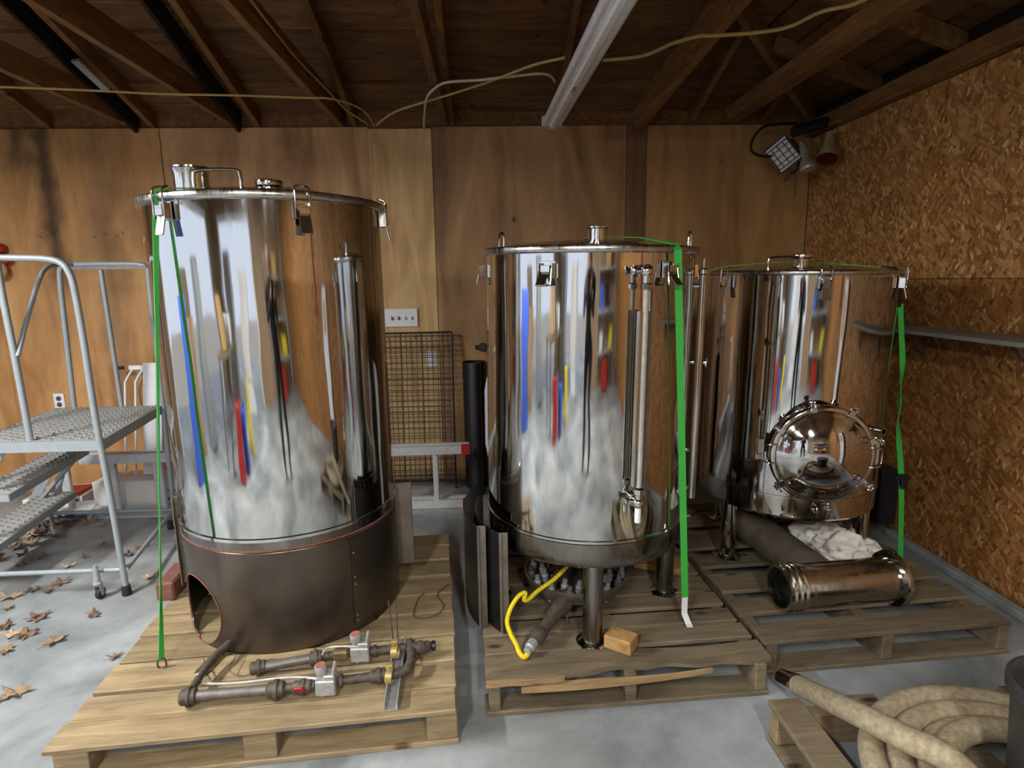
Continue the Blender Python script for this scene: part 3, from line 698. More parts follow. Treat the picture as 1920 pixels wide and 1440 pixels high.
# hatch
PHm = -10.3; n_, t_, k_ = rad(PHm), tan(PHm), V((0, 0, 1)); oz = k_*Zt(.742)
mo = n_*0+oz
neck = MB(); N = 64; vs = []
for i in range(N):
    a = 2*PI*i/N; u, v = .197*math.cos(a), .197*math.sin(a); base = math.sqrt(R3*R3-u*u)-.003
    for rr, w_ in ((1., base), (1., R3+.045), (.97, R3+.045), (.97, base-.002)):
        vs.append(mo+t_*u*rr+k_*v*rr+n_*w_)
neck.add(vs, [(i*4+k, i*4+(k+1) % 4, ((i+1) % N)*4+(k+1) % 4, ((i+1) % N)*4+k) for i in range(N) for k in range(4)])
hn = neck.build('hatch_neck', M['steel_mid'], T3, world=False)
MB().lathe([(.192, .035), (.208, .035), (.213, .042), (.213, .056), (.206, .064), (.192, .064)], mo+n_*R3, n_, 72, closed=True).build('hatch_ring', M['steel_mid'], T3, world=False, ang=50)
pr = [(.196, .058), (.19, .066), (.178, .07), (.165, .078), (.14, .093), (.11, .105), (.075, .115), (.04, .121), (0, .123)]
MB().lathe(pr, mo+n_*R3, n_, 72).build('hatch_cover', M['steel'], T3, world=False, ang=50)['label'] = 'domed mirror-polished hatch cover'
for a in (62, 20, -33, -82, -140, 150, 105):
    ar = math.radians(a); dv = t_*math.cos(ar)+k_*math.sin(ar); pb = mo+n_*(R3+.045)+dv*.225
    b = MB().cyl(pb-n_*.02-dv*.02, pb+n_*.03, .006, n=10); b.cyl(pb-dv*.03+n_*-.01, pb+n_*-.005, .008, n=10)
    b.bar(pb+n_*.022-dv*.035, pb+n_*.022+dv*.012, .022, .006, up=n_)
    bo = b.build('swing_bolt', M['steel_sm'], T3, world=False)
    c_ = pb+n_*.045; e = t_*-math.sin(ar)+k_*math.cos(ar)
    MB().tube([c_+(n_*math.cos(q)+e*math.sin(q))*.015 for q in [2*PI*i/20 for i in range(20)]], .004, 8, closed=True).build('ring_nut', M['steel_sm'], bo, world=False)
for sx in (-1, 1):
    hb = MB().bar(mo+n_*(R3-.0)+t_*sx*.235+k_*.045, mo+n_*(R3-.0)+t_*sx*.235-k_*.045, .035 if sx < 0 else .02, .006, up=n_)
    hb.tube(smooth([mo+n_*(R3+.06)+t_*sx*.17+k_*.04, mo+n_*(R3+.07)+t_*sx*.215+k_*.04, mo+n_*(R3+.05)+t_*sx*.235+k_*.03, mo+n_*(R3+.05)+t_*sx*.235-k_*.03, mo+n_*(R3+.07)+t_*sx*.215-k_*.04, mo+n_*(R3+.06)+t_*sx*.17-k_*.045], 4), .0035, 8)
    hb.build('hatch_hinge', M['steel_sm'], T3, world=False)
ferrule(T3, rad(32)*(R3-.01)+V((0, 0, Zt(.82))), rad(20), .014, .05, 'side_ferrule', 1.3)
MB().tube([rad(-9)*(R3+.012)+V((0, 0, Zt(.485)))+(V((0, 0, 1))*math.cos(q)+rad(-9)*math.sin(q))*.018 for q in [2*PI*i/20 for i in range(20)]], .004, 8, closed=True).build('drain_ring', M['steel_sm'], T3, world=False)

# ================================================================= STRAPS
def hook(r, p, mat='iron'):
    p = V(p); MB().tube(smooth([p+V((-.012, 0, .04)), p+V((-.016, 0, .012)), p+V((0, 0, 0)), p+V((.014, 0, .014)), p+V((.01, 0, .04)), p+V((-.012, 0, .04))], 5), .0035, 8).build('hook', M[mat], r)
    MB().tube(smooth([p+V((0, 0, .006)), p+V((.02, -.01, -.006)), p+V((.03, -.01, -.03)), p+V((.015, 0, -.045))], 5), .004, 8).build('hook', M[mat], r)
s1 = empty('ratchet_strap', (-1.19, 1.94, .14)); tag(s1, 'green webbing strap down the left side of the tallest tank', 'strap')
top = at(291, 360, Y=2.03); bot = at(303, 1238, Y=1.945)
over = [at(291, 356, Y=2.03)+V((.02, .05, .012)), at(291, 356, Y=2.03)+V((.3, .4, .065)), V((-.8, 2.55, 1.85)), V((-.75, 2.8, 1.80)), V((-.745, 2.875, 1.76)), V((-.745, 2.885, .16))]
pts = [bot]+[bot.lerp(top, i/12) for i in range(1, 13)]+over
tw = [.7, 1.4, 1.8, 1.85, 1.85, 1.8, 1.75, 1.65, 1.55, 1.4, 1.2, .9, .5]
wd = [V((math.cos(a_), math.sin(a_), 0)) for a_ in tw]+[V((1, -.6, 0))]*len(over)
MB().ribbon(pts, .019, .0025, wd).build('webbing', M['green'], s1)
hook(s1, bot-V((0, 0, .035)))
s2 = empty('ratchet_strap', (.757, 2.067, .14)); tag(s2, 'green webbing strap hanging in front of the middle tank', 'strap')
top = at(1271, 468, Y=1.985); bot = at(1284, 1120, Y=2.10)
over = [top+V((-.005, .02, .02)), top+V((-.07, .2, .055)), V((.45, 2.5, 1.66)), V((.3, 2.77, 1.6)), V((.29, 2.785, 1.5)), V((.28, 2.8, .3))]
pts = [bot.lerp(top, i/10) for i in range(0, 11)]+over
MB().ribbon(pts, .027, .0025, [V((1, .1, 0))]*17).build('webbing', M['green'], s2)
MB().ribbon([bot+V((0, .0, 0)), bot.lerp(at(1283, 1150, Y=2.10), 1), at(1291, 1170, Z=.149), at(1294, 1176, Z=.147)], .024, .003, V((1, .1, 0))).build('end_label', M['white'], s2)['label'] = 'white sewn label on the strap end'
s3 = empty('ratchet_strap', (1.968, 2.56, .14)); tag(s3, 'green webbing strap with black buckle, right of the shortest tank', 'strap')
a = at(1688, 512, Y=2.56)
pts = [at(1688, 1048, Y=2.56), at(1690, 960, Y=2.56), at(1690, 905, Y=2.56), at(1688, 860, Y=2.56), at(1684, 800, Y=2.55), at(1688, 740, Y=2.56), at(1692, 680, Y=2.56), at(1690, 620, Y=2.56), at(1688, 570, Y=2.555)]
MB().ribbon(smooth(pts, 4), .026, .0025, [V((1, .12*math.sin(i*.5), 0)) if i < 14 or i > 24 else V((math.cos((i-14)*.3), math.sin((i-14)*.3), 0)) if i < 19 else V((math.cos((24-i)*.3), math.sin((24-i)*.3), 0)) for i in range(33)]).build('webbing', M['green'], s3)
MB().ribbon([at(1688, 575, Y=2.555), at(1686, 540, Y=2.555), a, a+V((-.02, .0, .02)), a+V((-.07, .03, .03))], .034, .006, V((.9, .5, 0))).build('edge_pad', M['black'], s3)
MB().ribbon(smooth([a+V((-.04, .02, .024)), V((1.62, 2.7, 1.535)), V((1.5, 2.78, 1.548)), V((1.3, 2.88, 1.545)), V((1.12, 2.96, 1.515)), V((1.09, 2.98, 1.4))], 4), .03, .003, V((.3, 1, 0))).build('webbing', M['green'], s3)
b = at(1691, 899, Y=2.545)
mb = MB().box(b, (.05, .02, .05)); mb.cyl(b+V((-.035, -.005, .01)), b+V((.035, -.005, .01)), .008, n=10); mb.box(b+V((.0, -.018, -.012)), (.03, .015, .05))
mb.build('ratchet_buckle', M['black'], s3, bevel=.003)
hook(s3, at(1690, 1075, Y=2.56))

# ================================================================= LEFT: rolling ladder
RL = empty('rolling_ladder', (-1.8, 2.734, 0)); tag(RL, 'grey rolling warehouse ladder with grip-strut steps, far left', 'ladder')
xo = lambda y: -(y-2.734)*.19          # the ladder stands slightly turned
def LP(x, y, z): return V((x+xo(y), y, z))
yn, yf = 2.734, 3.53
RT_ = .0135
MB().tube(smooth([LP(-2.36, yn, .72), LP(-2.30, yn, 1.15), LP(-2.42, yn, 1.5)], 4)[:1]+[LP(-2.12, yn, .74), LP(-2.165, yn, 1.1), LP(-2.24, yn, 1.5), LP(-2.27, yn, 1.62)], RT_, 12).build('hand_rail', M['ladder'], RL) if False else None
# near side rail: foot, up, bend over, runs to the left
near = [at(238, 1112, Y=yn), at(205, 920, Y=yn), at(180, 790, Y=yn), at(157, 640, Y=yn), at(140, 545, Y=yn), at(130, 512, Y=yn), at(116, 494, Y=yn), at(90, 486, Y=yn), at(40, 484, Y=yn), at(-60, 484, Y=yn), at(-110, 500, Y=yn), at(-135, 560, Y=yn), at(-100, 860, Y=yn)]
MB().tube(smooth(near, 4), .0145, 14).build('hand_rail', M['ladder'], RL)
MB().tube(smooth([at(58, 832, Y=yn+.02), at(30, 680, Y=yn+.02), at(8, 570, Y=yn+.02), at(-8, 480, Y=yn+.02)], 3), .0145, 12).build('rail_post', M['ladder'], RL)
br = [at(33, 668, Y=yn+.02), at(50, 600, Y=yn+.1), at(72, 528, Y=yn+.2), at(85, 505, Y=yn+.3), at(105, 497, Y=yn+.45), at(135, 496, Y=yn+.55)]
MB().tube(smooth(br, 5), .011, 12).build('rail_brace', M['ladder'], RL)
far = [at(330, 985, Y=yf), at(318, 880, Y=yf), at(306, 760, Y=yf), at(286, 590, Y=yf), at(279, 520, Y=yf), at(276, 503, Y=yf), at(262, 496, Y=yf), at(230, 495, Y=yf), at(135, 496, Y=yf), at(118, 500, Y=yf), at(112, 520, Y=yf), at(125, 640, Y=yf), at(140, 770, Y=yf)]
MB().tube(smooth(far, 4), .0145, 12).build('hand_rail', M['ladder'], RL)
MB().tube([at(188, 500, Y=yf), at(228, 762, Y=yf)], .013, 12).build('rail_post', M['ladder'], RL)
MB().bar(at(135, 503, Y=yf-.01), at(275, 501, Y=yf-.01), .01, .02).build('rail_plate', M['iron_grey'], RL)
def tread(name, x0, x1, z, thick=.035, y0=yn, y1=yf, mat='tread'):
    t = MB()
    y0 += .0; c = [(x0, y0), (x1, y0), (x1, y1), (x0, y1)]
    vs = [LP(a, b, z-.004) for a, b in c]+[LP(a, b, z) for a, b in c]
    t.add(vs, [(3, 2, 1, 0), (4, 5, 6, 7), (0, 1, 5, 4), (1, 2, 6, 5), (2, 3, 7, 6), (3, 0, 4, 7)])
    to = t.build(name, M[mat], RL)
    fr = MB()
    for (a, b) in (((x0, y0), (x1, y0)), ((x1, y0), (x1, y1)), ((x1, y1), (x0, y1)), ((x0, y1), (x0, y0))):
        fr.bar(LP(*a, z-thick/2), LP(*b, z-thick/2), .005, thick)
    fr.build('tread_edge', M['ladder'], to)
    # raised diamond teeth of the grip strut: far too many to pick apart singly
    g = MB(); nx = max(3, int((x1-x0)/.042)); ny = 17
    for i in range(nx):
        for j in range(ny):
            xx = x0+(i+.5)*(x1-x0)/nx; yy = y0+(j+.5+(.5 if i % 2 else 0)*.9)*(y1-y0)/(ny+.6); a, b = .013, .019
            cc = [LP(xx-a, yy, z), LP(xx, yy-b, z), LP(xx+a, yy, z), LP(xx, yy+b, z)]; up = V((0, 0, .008))
            cu = [q.lerp(LP(xx, yy, z), .42)+up for q in cc]
            g.add(cc+cu, [(0, 1, 5, 4), (1, 2, 6, 5), (2, 3, 7, 6), (3, 0, 4, 7)])
    tag(g.build('grip_teeth', M['tread'], to, flat=True), kind='stuff')
    return to
tread('platform', -2.42, -1.81, .782, .05)
tread('step', -2.465, -2.27, .53, .035)
tread('step', -2.58, -2.385, .26, .035)
fr = MB()
for y in (yn+.03, yf-.03):
    MB().bar(LP(-2.28, y, .76), LP(-2.72, y, .06), .006, .05, up=(1, 0, .6)).build('stringer', M['ladder'], RL)
for z, x in ((.53, -2.37), (.26, -2.48)):
    MB().bar(LP(x, yf-.05, z-.03), LP(x+.09, yf-.05, z+.2), .03, .006, up=(0, 1, 0)).build('step_brace', M['ladder'], RL)
MB().bar(LP(-2.3, yf-.1, .5), LP(-2.52, yf-.1, .27), .03, .02).build('step_brace', M['ladder'], RL)
lg = [((at(-40, 1078, Y=yn)), at(228, 1068, Y=yn)), (at(236, 1068, Y=yn), LP(-1.81, yf, .125)), (LP(-1.81, yf, .125), LP(-2.75, yf, .125)), (LP(-2.55, yf, .12), LP(-2.55, yf, .02))]
for a, b in lg: MB().tube([a, b], .012, 12).build('base_rail', M['ladder'], RL)
f = at(238, 1112, Y=yn); MB().lathe([(.0, 0), (.02, 0), (.022, .01), (.018, .05), (.014, .052)], V((f.x, f.y, 0)), (0, 0, 1), 20).build('rubber_foot', M['rubber'], RL)
f = LP(-1.84, yf, 0); MB().lathe([(.0, 0), (.02, 0), (.022, .01), (.018, .05), (.014, .052)], f, (0, 0, 1), 20).build('rubber_foot', M['rubber'], RL)
def caster(p):
    p = V(p); c = MB().cyl(p+V((0, 0, .16)), p+V((0, 0, .085)), .014, n=16); c.lathe([(.016, 0), (.02, .006), (.02, .012), (.012, .016)], p+V((0, 0, .075)), (0, 0, 1), 16)
    for s in (-1, 1): c.bar(p+V((s*.014, 0, .075)), p+V((s*.014, .01, .02)), .003, .022, up=(0, 1, 0))
    co = c.build('caster', M['galv'], RL)
    MB().lathe([(.0, -.01), (.026, -.01), (.028, -.006), (.028, .006), (.026, .01), (0, .01)], p+V((0, .01, .028)), (1, 0, 0), 24).build('caster_wheel', M['rubber'], co)
caster((-1.9, 2.70, 0)); caster(LP(-2.6, 3.5, 0))
MB().tube([V((-1.9, 2.70, .15)), V((-1.9, 2.70, .175))], .01, 10).build('caster_cap', M['galv'], RL)

# extension ladder lying on its side along the back wall
EL = empty('extension_ladder', (-.13, 3.72, 0)); tag(EL, 'aluminium extension ladder lying on its side along the back wall', 'ladder')
for z in (.03, .40):
    for y, x0 in ((3.72, -2.62), (3.79, -2.75)):
        mb = MB().box(((x0-.14)/2, y, z), (-x0-.14, .006, .055)); mb.box(((x0-.14)/2, y+.014, z+.025), (-x0-.14, .03, .004)); mb.box(((x0-.14)/2, y+.014, z-.025), (-x0-.14, .03, .004))
        mb.build('rail', M['alu'], EL, bevel=.001)
    MB().box((-.16, 3.73, z), (.06, .05, .06)).build('end_cap', M['red'], EL, bevel=.004)
for i in range(9):
    x = -.36-i*.295
    MB().box((x, 3.74, .215), (.036, .03, .33)).build('rung', M['alu'], EL, bevel=.006)
    if i > 4: MB().box((x-.05, 3.79, .215), (.05, .03, .33)).build('rung', M['alu'], EL, bevel=.006)

# white safety gate leaning at the wall
SG = empty('safety_gate', (-2.35, 4.1, 0)); tag(SG, 'white metal child safety gate leaning at the back wall', 'gate')
def gp(x, z): return V((x, 3.98+.2*z/1., z))
for z in (.08, .93): MB().bar(gp(-2.5, z), gp(-1.75, z), .025, .03).build('gate_rail', M['white'], SG, bevel=.003)
for i in range(10): MB().tube([gp(-2.22+i*.055, .08), gp(-2.22+i*.055, .93)], .007, 8).build('bar', M['white'], SG)
MB().bar(gp(-2.36, .06), gp(-2.36, .96), .09, .02, up=(0, 1, 0)).build('gate_post', M['white'], SG, bevel=.003)
MB().bar(gp(-2.29, .06), gp(-2.29, .96), .03, .03, up=(0, 1, 0)).build('gate_post', M['white'], SG, bevel=.003)
for x in (-2.53, -2.46): MB().tube(smooth([gp(x, .08), gp(x, .75), gp(x+.005, .84), gp(x+.06, .93)], 4), .007, 8).build('bar', M['white'], SG)
MB().cyl(gp(-2.54, .93)+V((0, -.0, 0)), gp(-2.6, .93), .012, n=10).build('mount_knob', M['black'], SG)
# boxes behind the ladders
bx = empty('carton', (-2.3, 4.0, 0)); tag(bx, 'white cardboard carton with red print behind the lying ladder', 'box')
MB().box((-2.27, 3.98, .105), (.78, .24, .2)).build('box', M['whitecard'], bx, bevel=.004)
for x in (-2.2, -2.16, -2.1, -2.06): MB().box((x, 3.858, .075+.02*(x > -2.12)), (.028, .002, .018), (0, .3, 0)).build('red_print', M['redprint'], bx)
MB().box((-2.1, 3.858, .135), (.2, .002, .006)).build('red_print', M['redprint'], bx)
rb = empty('carton', (-2.95, 3.95, 0)); tag(rb, 'flat red and white carton on the floor, far left by the wall', 'box')
MB().box((-2.93, 3.98, .06), (.36, .28, .1), (0, 0, .12)).build('box', M['white'], rb, bevel=.003)
MB().box((-2.93, 3.98, .1115), (.31, .23, .003), (0, 0, .12)).build('red_top', M['redprint'], rb)
MB().box((-2.915, 3.838, .065), (.31, .003, .055), (0, 0, .12)).build('red_top', M['redprint'], rb)
pw = MB(); random.seed(3)
for i in range(7): pw.box((-2.76+random.uniform(-.1, .1), 3.78+random.uniform(-.04, .04), .05+i*.004), (.14, .1, .035), (random.uniform(-.4, .4), random.uniform(-.4, .4), random.uniform(0, 3)))
tag(pw.build('crumpled_plastic', M['white'], bevel=.01), 'crumpled white plastic sheet beside the red carton', 'plastic sheet')

def outlet(x, z, label, holes=True):
    o = empty('wall_outlet', (x, YB, z)); tag(o, label, 'outlet')
    MB().box((x, YB-.004, z), (.075, .006, .118)).build('cover_plate', M['white'], o, bevel=.002)
    for dz in (-.022, .022):
        s = MB().lathe([(0, 0), (.017, 0), (.017, .003), (0, .003)], (x, YB-.007, z+dz), (0, -1, 0), 20).build('socket', M['white'] if not holes else M['iron'], o)
outlet(-3.09, .68, 'white double wall outlet on the far left of the back wall')
outlet(at(809, 672, Y=YB).x, at(809, 672, Y=YB).z, 'pale wall outlet seen through the black wire panel', False)
sw = empty('switch_plate', (-.615, YB-.02, 1.235)); tag(sw, 'white four-switch wall plate above the black wire panel', 'switch')
MB().box((-.615, YB-.014, 1.235), (.235, .014, .13)).build('cover_plate', M['white'], sw, bevel=.003)
for i in range(4): MB().box((-.68+i*.046, YB-.027, 1.232), (.009, .018, .02), (.5, 0, 0)).build('toggle', M['redcap'] if i < 2 else M['white'], sw)

# wire crate panel leaning at the wall
WP = empty('wire_panel', (-.5, 4.2, 0)); tag(WP, 'black folded wire crate panel leaning on the back wall', 'wire panel')
def wp(x, z, d=0): return V((x, 4.10+.11*z/1.15-d, z))
for x in (-.80, -.255): MB().tube([wp(x, .0), wp(x, 1.13)], .007, 8).build('frame_bar', M['black'], WP)
for z in (.07, 1.13): MB().tube([wp(-.80, z), wp(-.255, z)], .007, 8).build('frame_bar', M['black'], WP)
for i in range(27):
    z = .105+i*.0385
    MB().tube([wp(-.80, z), wp(-.255, z)], .0028 if i % 6 else .005, 6).build('wire', M['iron'], WP)
for i in range(14):
    x = -.765+i*.037
    MB().tube([wp(x, .07, .006), wp(x, 1.13, .006)], .0026 if i % 4 else .0055, 6).build('wire', M['iron'], WP)
for d, n_w, off in ((.03, 20, .012),):
    for i in range(n_w): MB().tube([wp(-.8, .09+i*.052, d), wp(-.27, .085+i*.052, d)], .0024, 6).build('wire', M['iron'], WP)
# black rolls
rm = empty('rolled_mat', (-.09, 3.95, 0)); tag(rm, 'tall roll of black sheeting standing left of the middle tank', 'roll')
mb = MB(); prof = []
mb.lathe([(.050, 0), (.050, .93), (.044, .93), (.044, .0)], (-.10, 3.97, 0), (.0, .09, 1), 28, closed=True)
mb.build('roll', M['black'], rm)
MB().lathe([(.085, 0), (.085, .92), (.078, .92), (.078, 0)], (-.1, 4.17, 0), (0, 0, 1), 28, closed=True).build('outer_sheet', M['blacksheet'], rm)
q = at(905, 650, Y=YB); kn = empty('black_fitting', q); tag(kn, 'small black plug on the back wall beside the middle tank', 'plug')
MB().cyl(q, q+V((0, -.06, 0)), .03, n=20).build('plug_body', M['black'], kn, bevel=.003); MB().cyl(q+V((-.03, -.03, 0)), q+V((-.055, -.03, 0)), .016, n=14).build('plug_stem', M['black'], kn)
# white panel behind tank 2
mb = MB()
for i in range(1): pass
ws = empty('plastic_sheet', (.1, 2.9, .14)); tag(ws, 'thin pale plastic sheet standing behind the left edge of the middle tank', 'plastic sheet')
pl = [(.0, .30), (.03, .3), (.1, .3), (.1, 1.10), (.02, 1.08), (-.008, 1.04), (-.02, .98), (-.022, .72), (-.005, .62), (-.012, .5)]
MB().prism([(a, b) for a, b in pl], (0, 2.72, 0), (1, 0, 0), (0, 0, 1), .006).build('sheet', M['white'], ws, bevel=.001)

# red and white thing on the wall, far left
q = at(3, 495, Y=YB-.06)
rc = empty('hanging_bag', q); tag(rc, 'red and white bundle hanging at the far left edge', 'bag')
mb = MB()
for i in range(6): mb.sphere(q+V((random.uniform(-.08, .03), random.uniform(-.02, .02), .07+random.uniform(-.05, .05))), .035, 8)
mb.build('red_part', M['red'], rc); MB().sphere(q+V((-.02, 0, -.04)), .05, 12, (1, .7, 1.3)).build('pale_part', M['paper'], rc)

# ================================================================= RIGHT WALL
SH = empty('wall_shelf', (XR, 2.6, 1.2)); tag(SH, 'grey painted shelf board on the right flake-board wall', 'shelf')
MB().box((XR-.115, 2.42, 1.2), (.22, 1.6, .02)).build('board', plain('grey_shelf_paint', '#77756f', .6, 0, .1, 20, .15), SH, bevel=.003)
for y in (3.0, 2.35, 1.75): MB().bar((XR-.01, y, 1.19), (XR-.01, y, 1.05), .02, .01, up=(1, 0, 0)).bar((XR-.012, y, 1.06), (XR-.14, y, 1.185), .012, .006).build('bracket', M['iron'], SH)

fl = empty('flood_light', at(1470, 285, Y=4.0)); tag(fl, 'square work flood light with a wire guard, high in the corner', 'flood light')
c = at(1468, 290, Y=4.05); ax = V((-.42, -.85, -.12)).normalized(); up_ = V((-.1, -.1, 1)).normalized(); sd = up_.cross(ax).normalized(); up_ = ax.cross(sd)
RM = Matrix((sd, up_, ax)).transposed() @ Matrix.Rotation(.62, 3, 'Z'); sd, up_, ax = RM.col[0], RM.col[1], RM.col[2]
MB().box(c, (.17, .2, .07), RM).build('housing', M['sheetgrey'], fl, bevel=.012)
MB().box(c+ax*.037, (.145, .175, .006), RM).build('lens', M['white'], fl, bevel=.001)
MB().box(c+ax*.041, (.05, .05, .006), RM).build('reflector_plate', M['white'], fl)
g = MB()
for i in (-1, 0, 1):
    g.tube([c+ax*.055+sd*-.07+up_*i*.04, c+ax*.055+sd*.07+up_*i*.04], .0025, 6)
    g.tube([c+ax*.055+up_*-.07+sd*i*.04, c+ax*.055+up_*.07+sd*i*.04], .0025, 6)
for i in (-1, 1): g.tube([c+ax*.055+sd*-.07+up_*i*.07, c+ax*.055+sd*.07+up_*i*.07], .003, 6); g.tube([c+ax*.055+up_*-.07+sd*i*.07, c+ax*.055+up_*.07+sd*i*.07], .003, 6)
g.build('wire_guard', M['iron'], fl)
MB().tube(smooth([at(1495, 232, Y=4.05), at(1440, 235, Y=4.0), at(1415, 255, Y=3.98), at(1408, 280, Y=3.98), at(1425, 292, Y=4.0), at(1450, 293, Y=4.06)], 6), .009, 8).build('power_cord', M['black'], fl)
MB().tube(smooth([c-ax*.03-up_*.05, c+V((.05, 0, -.1)), c+V((.02, 0, -.17)), c+V((.06, 0, -.14)), c+V((.09, 0, -.1)), c+V((.1, 0, -.25)), c+V((.09, 0, -.26))], 6), .004, 6).build('hanging_wire', M['iron'], fl)
MB().tube(smooth([c+V((.05, 0, .1)), c+V((.1, -.02, .02)), c+V((.09, -.02, -.1)), c+V((.06, 0, -.12))], 5), .008, 8).build('power_cord', M['black'], fl)
lh = empty('lamp_holder', at(1520, 240, Y=4.0)); tag(lh, 'double lamp holder with one clear and one red bulb, top corner', 'lamp')
a, b = at(1495, 245, Y=4.0), at(1552, 228, Y=4.0)
MB().cyl(a.lerp(b, -.15), a.lerp(b, 1.1), .035, n=18).build('holder_bar', M['black'], lh)
j = MB().sphere(at(1503, 270, Y=3.97), .016, 12); j.build('swivel', M['lampglass'], lh)
p0, p1 = at(1505, 272, Y=3.95), at(1517, 325, Y=3.88)
MB().lathe([(.018, 0), (.024, .01), (.024, .05), (.02, .09), (.03, .11), (.046, .15), (.05, .165), (.044, .178), (.0, .186)], p0, p1-p0, 28).build('clear_bulb', M['lampglass'], lh)
p0, p1 = at(1556, 250, Y=3.95), at(1549, 312, Y=3.86)
MB().lathe([(.0, 0), (.026, 0), (.03, .05), (.034, .1), (.05, .14), (.062, .175), (.064, .19)], p0, p1-p0, 28).build('lamp_shell', M['hose'], lh)
d_ = (p1-p0).normalized(); MB().lathe([(.064, .185), (.06, .205), (.035, .222), (0, .228)], p0, p1-p0, 28).build('red_bulb', M['redglass'], lh)

# ================================================================= CEILING FIXTURE + CABLES
FX = empty('strip_light', (.43, 3.8, 2.47)); tag(FX, 'unlit white fluorescent strip light under the roof', 'ceiling light')
a, b = at(1037, 222, Z=2.47)+V((0, .08, 0)), at(1156, 0, Z=2.47); b = a+(b-a)*1.55
d = (b-a).normalized(); s = d.cross(V((0, 0, 1))).normalized()
MB().bar(a, b, .075, .055).build('housing', M['fixt'], FX, bevel=.006)
MB().bar(a+V((0, 0, -.035)), b+V((0, 0, -.035)), .03, .02).build('cover_strip', M['fixt'], FX, bevel=.003)
for e in (-1, 1):
    MB().cyl(a+s*e*.047+V((0, 0, -.012))+d*.03, b+s*e*.047+V((0, 0, -.012))-d*.03, .019, n=18).build('fluorescent_tube', M['tubeoff'], FX)
    for q, dd in ((a, d), (b, -d)): MB().bar(q+s*e*.047+V((0, 0, .0))+dd*.0, q+s*e*.047+V((0, 0, .0))+dd*.022, .034, .06).build('tube_socket', M['white'], FX, bevel=.003)
MB().bar(a.lerp(b, .3)+V((0, 0, -.045)), a.lerp(b, .33)+V((0, 0, -.045)), .02, .006).build('cover_clip', M['galv'], FX)
for k_i, (X0, Y0, Z0, _w) in enumerate(TUBE_LAMPS):
    f2 = empty('strip_light', (X0, Y0, Z0)); tag(f2, 'lit strip light out of view, ' + ('added as fill beside the left door', 'middle one of the three', 'nearest the right wall')[k_i], 'ceiling light')
    MB().box((X0, Y0, Z0+.02), (.12, 1.25, .05)).build('housing', M['fixt'], f2)
    for e in (-1, 1): MB().cyl((X0+e*.035, Y0-.6, Z0-.03), (X0+e*.035, Y0+.6, Z0-.03), .016, n=12).build('fluorescent_tube', M['lit'], f2)
def cable(pts, r, mat, label, z=2.515):
    P = []
    for p in pts: P.append(at(p[0], p[1], Z=z if len(p) < 3 else p[2]))
    tag(MB().tube(smooth(P, 5), r, 8).build('electric_cable', M[mat]), label, 'cable')
cable([(-30, 162), (60, 165), (180, 170), (300, 176), (450, 179), (560, 183), (625, 186), (680, 206), (702, 236)], .006, 'cable', 'long thin yellow cable stapled across the left ceiling joists')
cable([(470, 0, 2.6), (508, 50, 2.6), (558, 112, 2.6), (615, 170, 2.6), (648, 205, 2.56), (690, 232, 2.52)], .006, 'cable', 'cable running down the side of a ceiling joist above the tallest tank')
cable([(706, 234), (740, 210), (800, 190), (850, 175), (920, 152), (1000, 122), (1060, 108)], .007, 'cable', 'sagging cable from the pine panel to the strip light')
cable([(1130, 113), (1205, 105), (1260, 82), (1310, 68), (1335, 67), (1420, 61), (1480, 50), (1540, 22), (1600, 8), (1680, -30)], .008, 'cable', 'cream cable hanging from the strip light towards the right')
cable([(795, 242, 2.5), (796, 215), (800, 185), (815, 166), (840, 154), (900, 150), (960, 143), (1010, 138), (1032, 142), (1040, 152)], .007, 'cablew', 'white cable looping from the wall top to the strip light')

# ================================================================= GAS TRAIN on pallet 1
GT = empty('gas_valve_train', (-.7, 1.9, .14)); tag(GT, 'rusty gas pipe assembly with two silver valves, on the pine pallet', 'gas pipes')
pz = .165
A = lambda x, y, z=.175: at(x, y, Z=z)
def pipe(pts, r, mat='iron', name='pipe'): return MB().tube(smooth(pts, 5) if len(pts) > 2 else pts, r, 14).build(name, M[mat], GT)
def fitting(a, b, r, name='union', sides=8, mat='iron'):
    a, b = V(a), V(b); L = (b-a).length
    return MB().lathe([(r*.75, 0), (r, L*.12), (r, L*.4), (r*1.25, L*.42), (r*1.25, L*.62), (r, L*.64), (r, L*.9), (r*.75, L)], a, b-a, sides*2).build(name, M[mat], GT)
e1 = A(352, 1306)
pipe([A(356, 1306), A(505, 1293)], .0165, 'iron_grey')
fitting(A(337, 1309), A(370, 1304), .025, 'elbow')
pipe([e1, e1+V((.0, .0, .004)), A(395, 1240, .19), A(430, 1205, .2)], .013, 'iron')
MB().bar(A(372, 1262, .155), A(432, 1200, .158), .03, .004).build('angle_bar', M['iron'], GT)
fitting(A(500, 1295), A(535, 1291), .026)
pipe([A(530, 1291), A(590, 1285)], .015)
bv = fitting(A(548, 1290), A(586, 1286), .021, 'ball_valve')
q = A(560, 1285, .2); MB().prism([(-.014, 0), (.014, 0), (.02, -.03), (.014, -.055), (-.012, -.055), (-.02, -.03)], q+V((0, -.008, 0)), (1, 0, 0), (0, -.6, .8), .008).build('red_handle', M['red'], bv, bevel=.002)
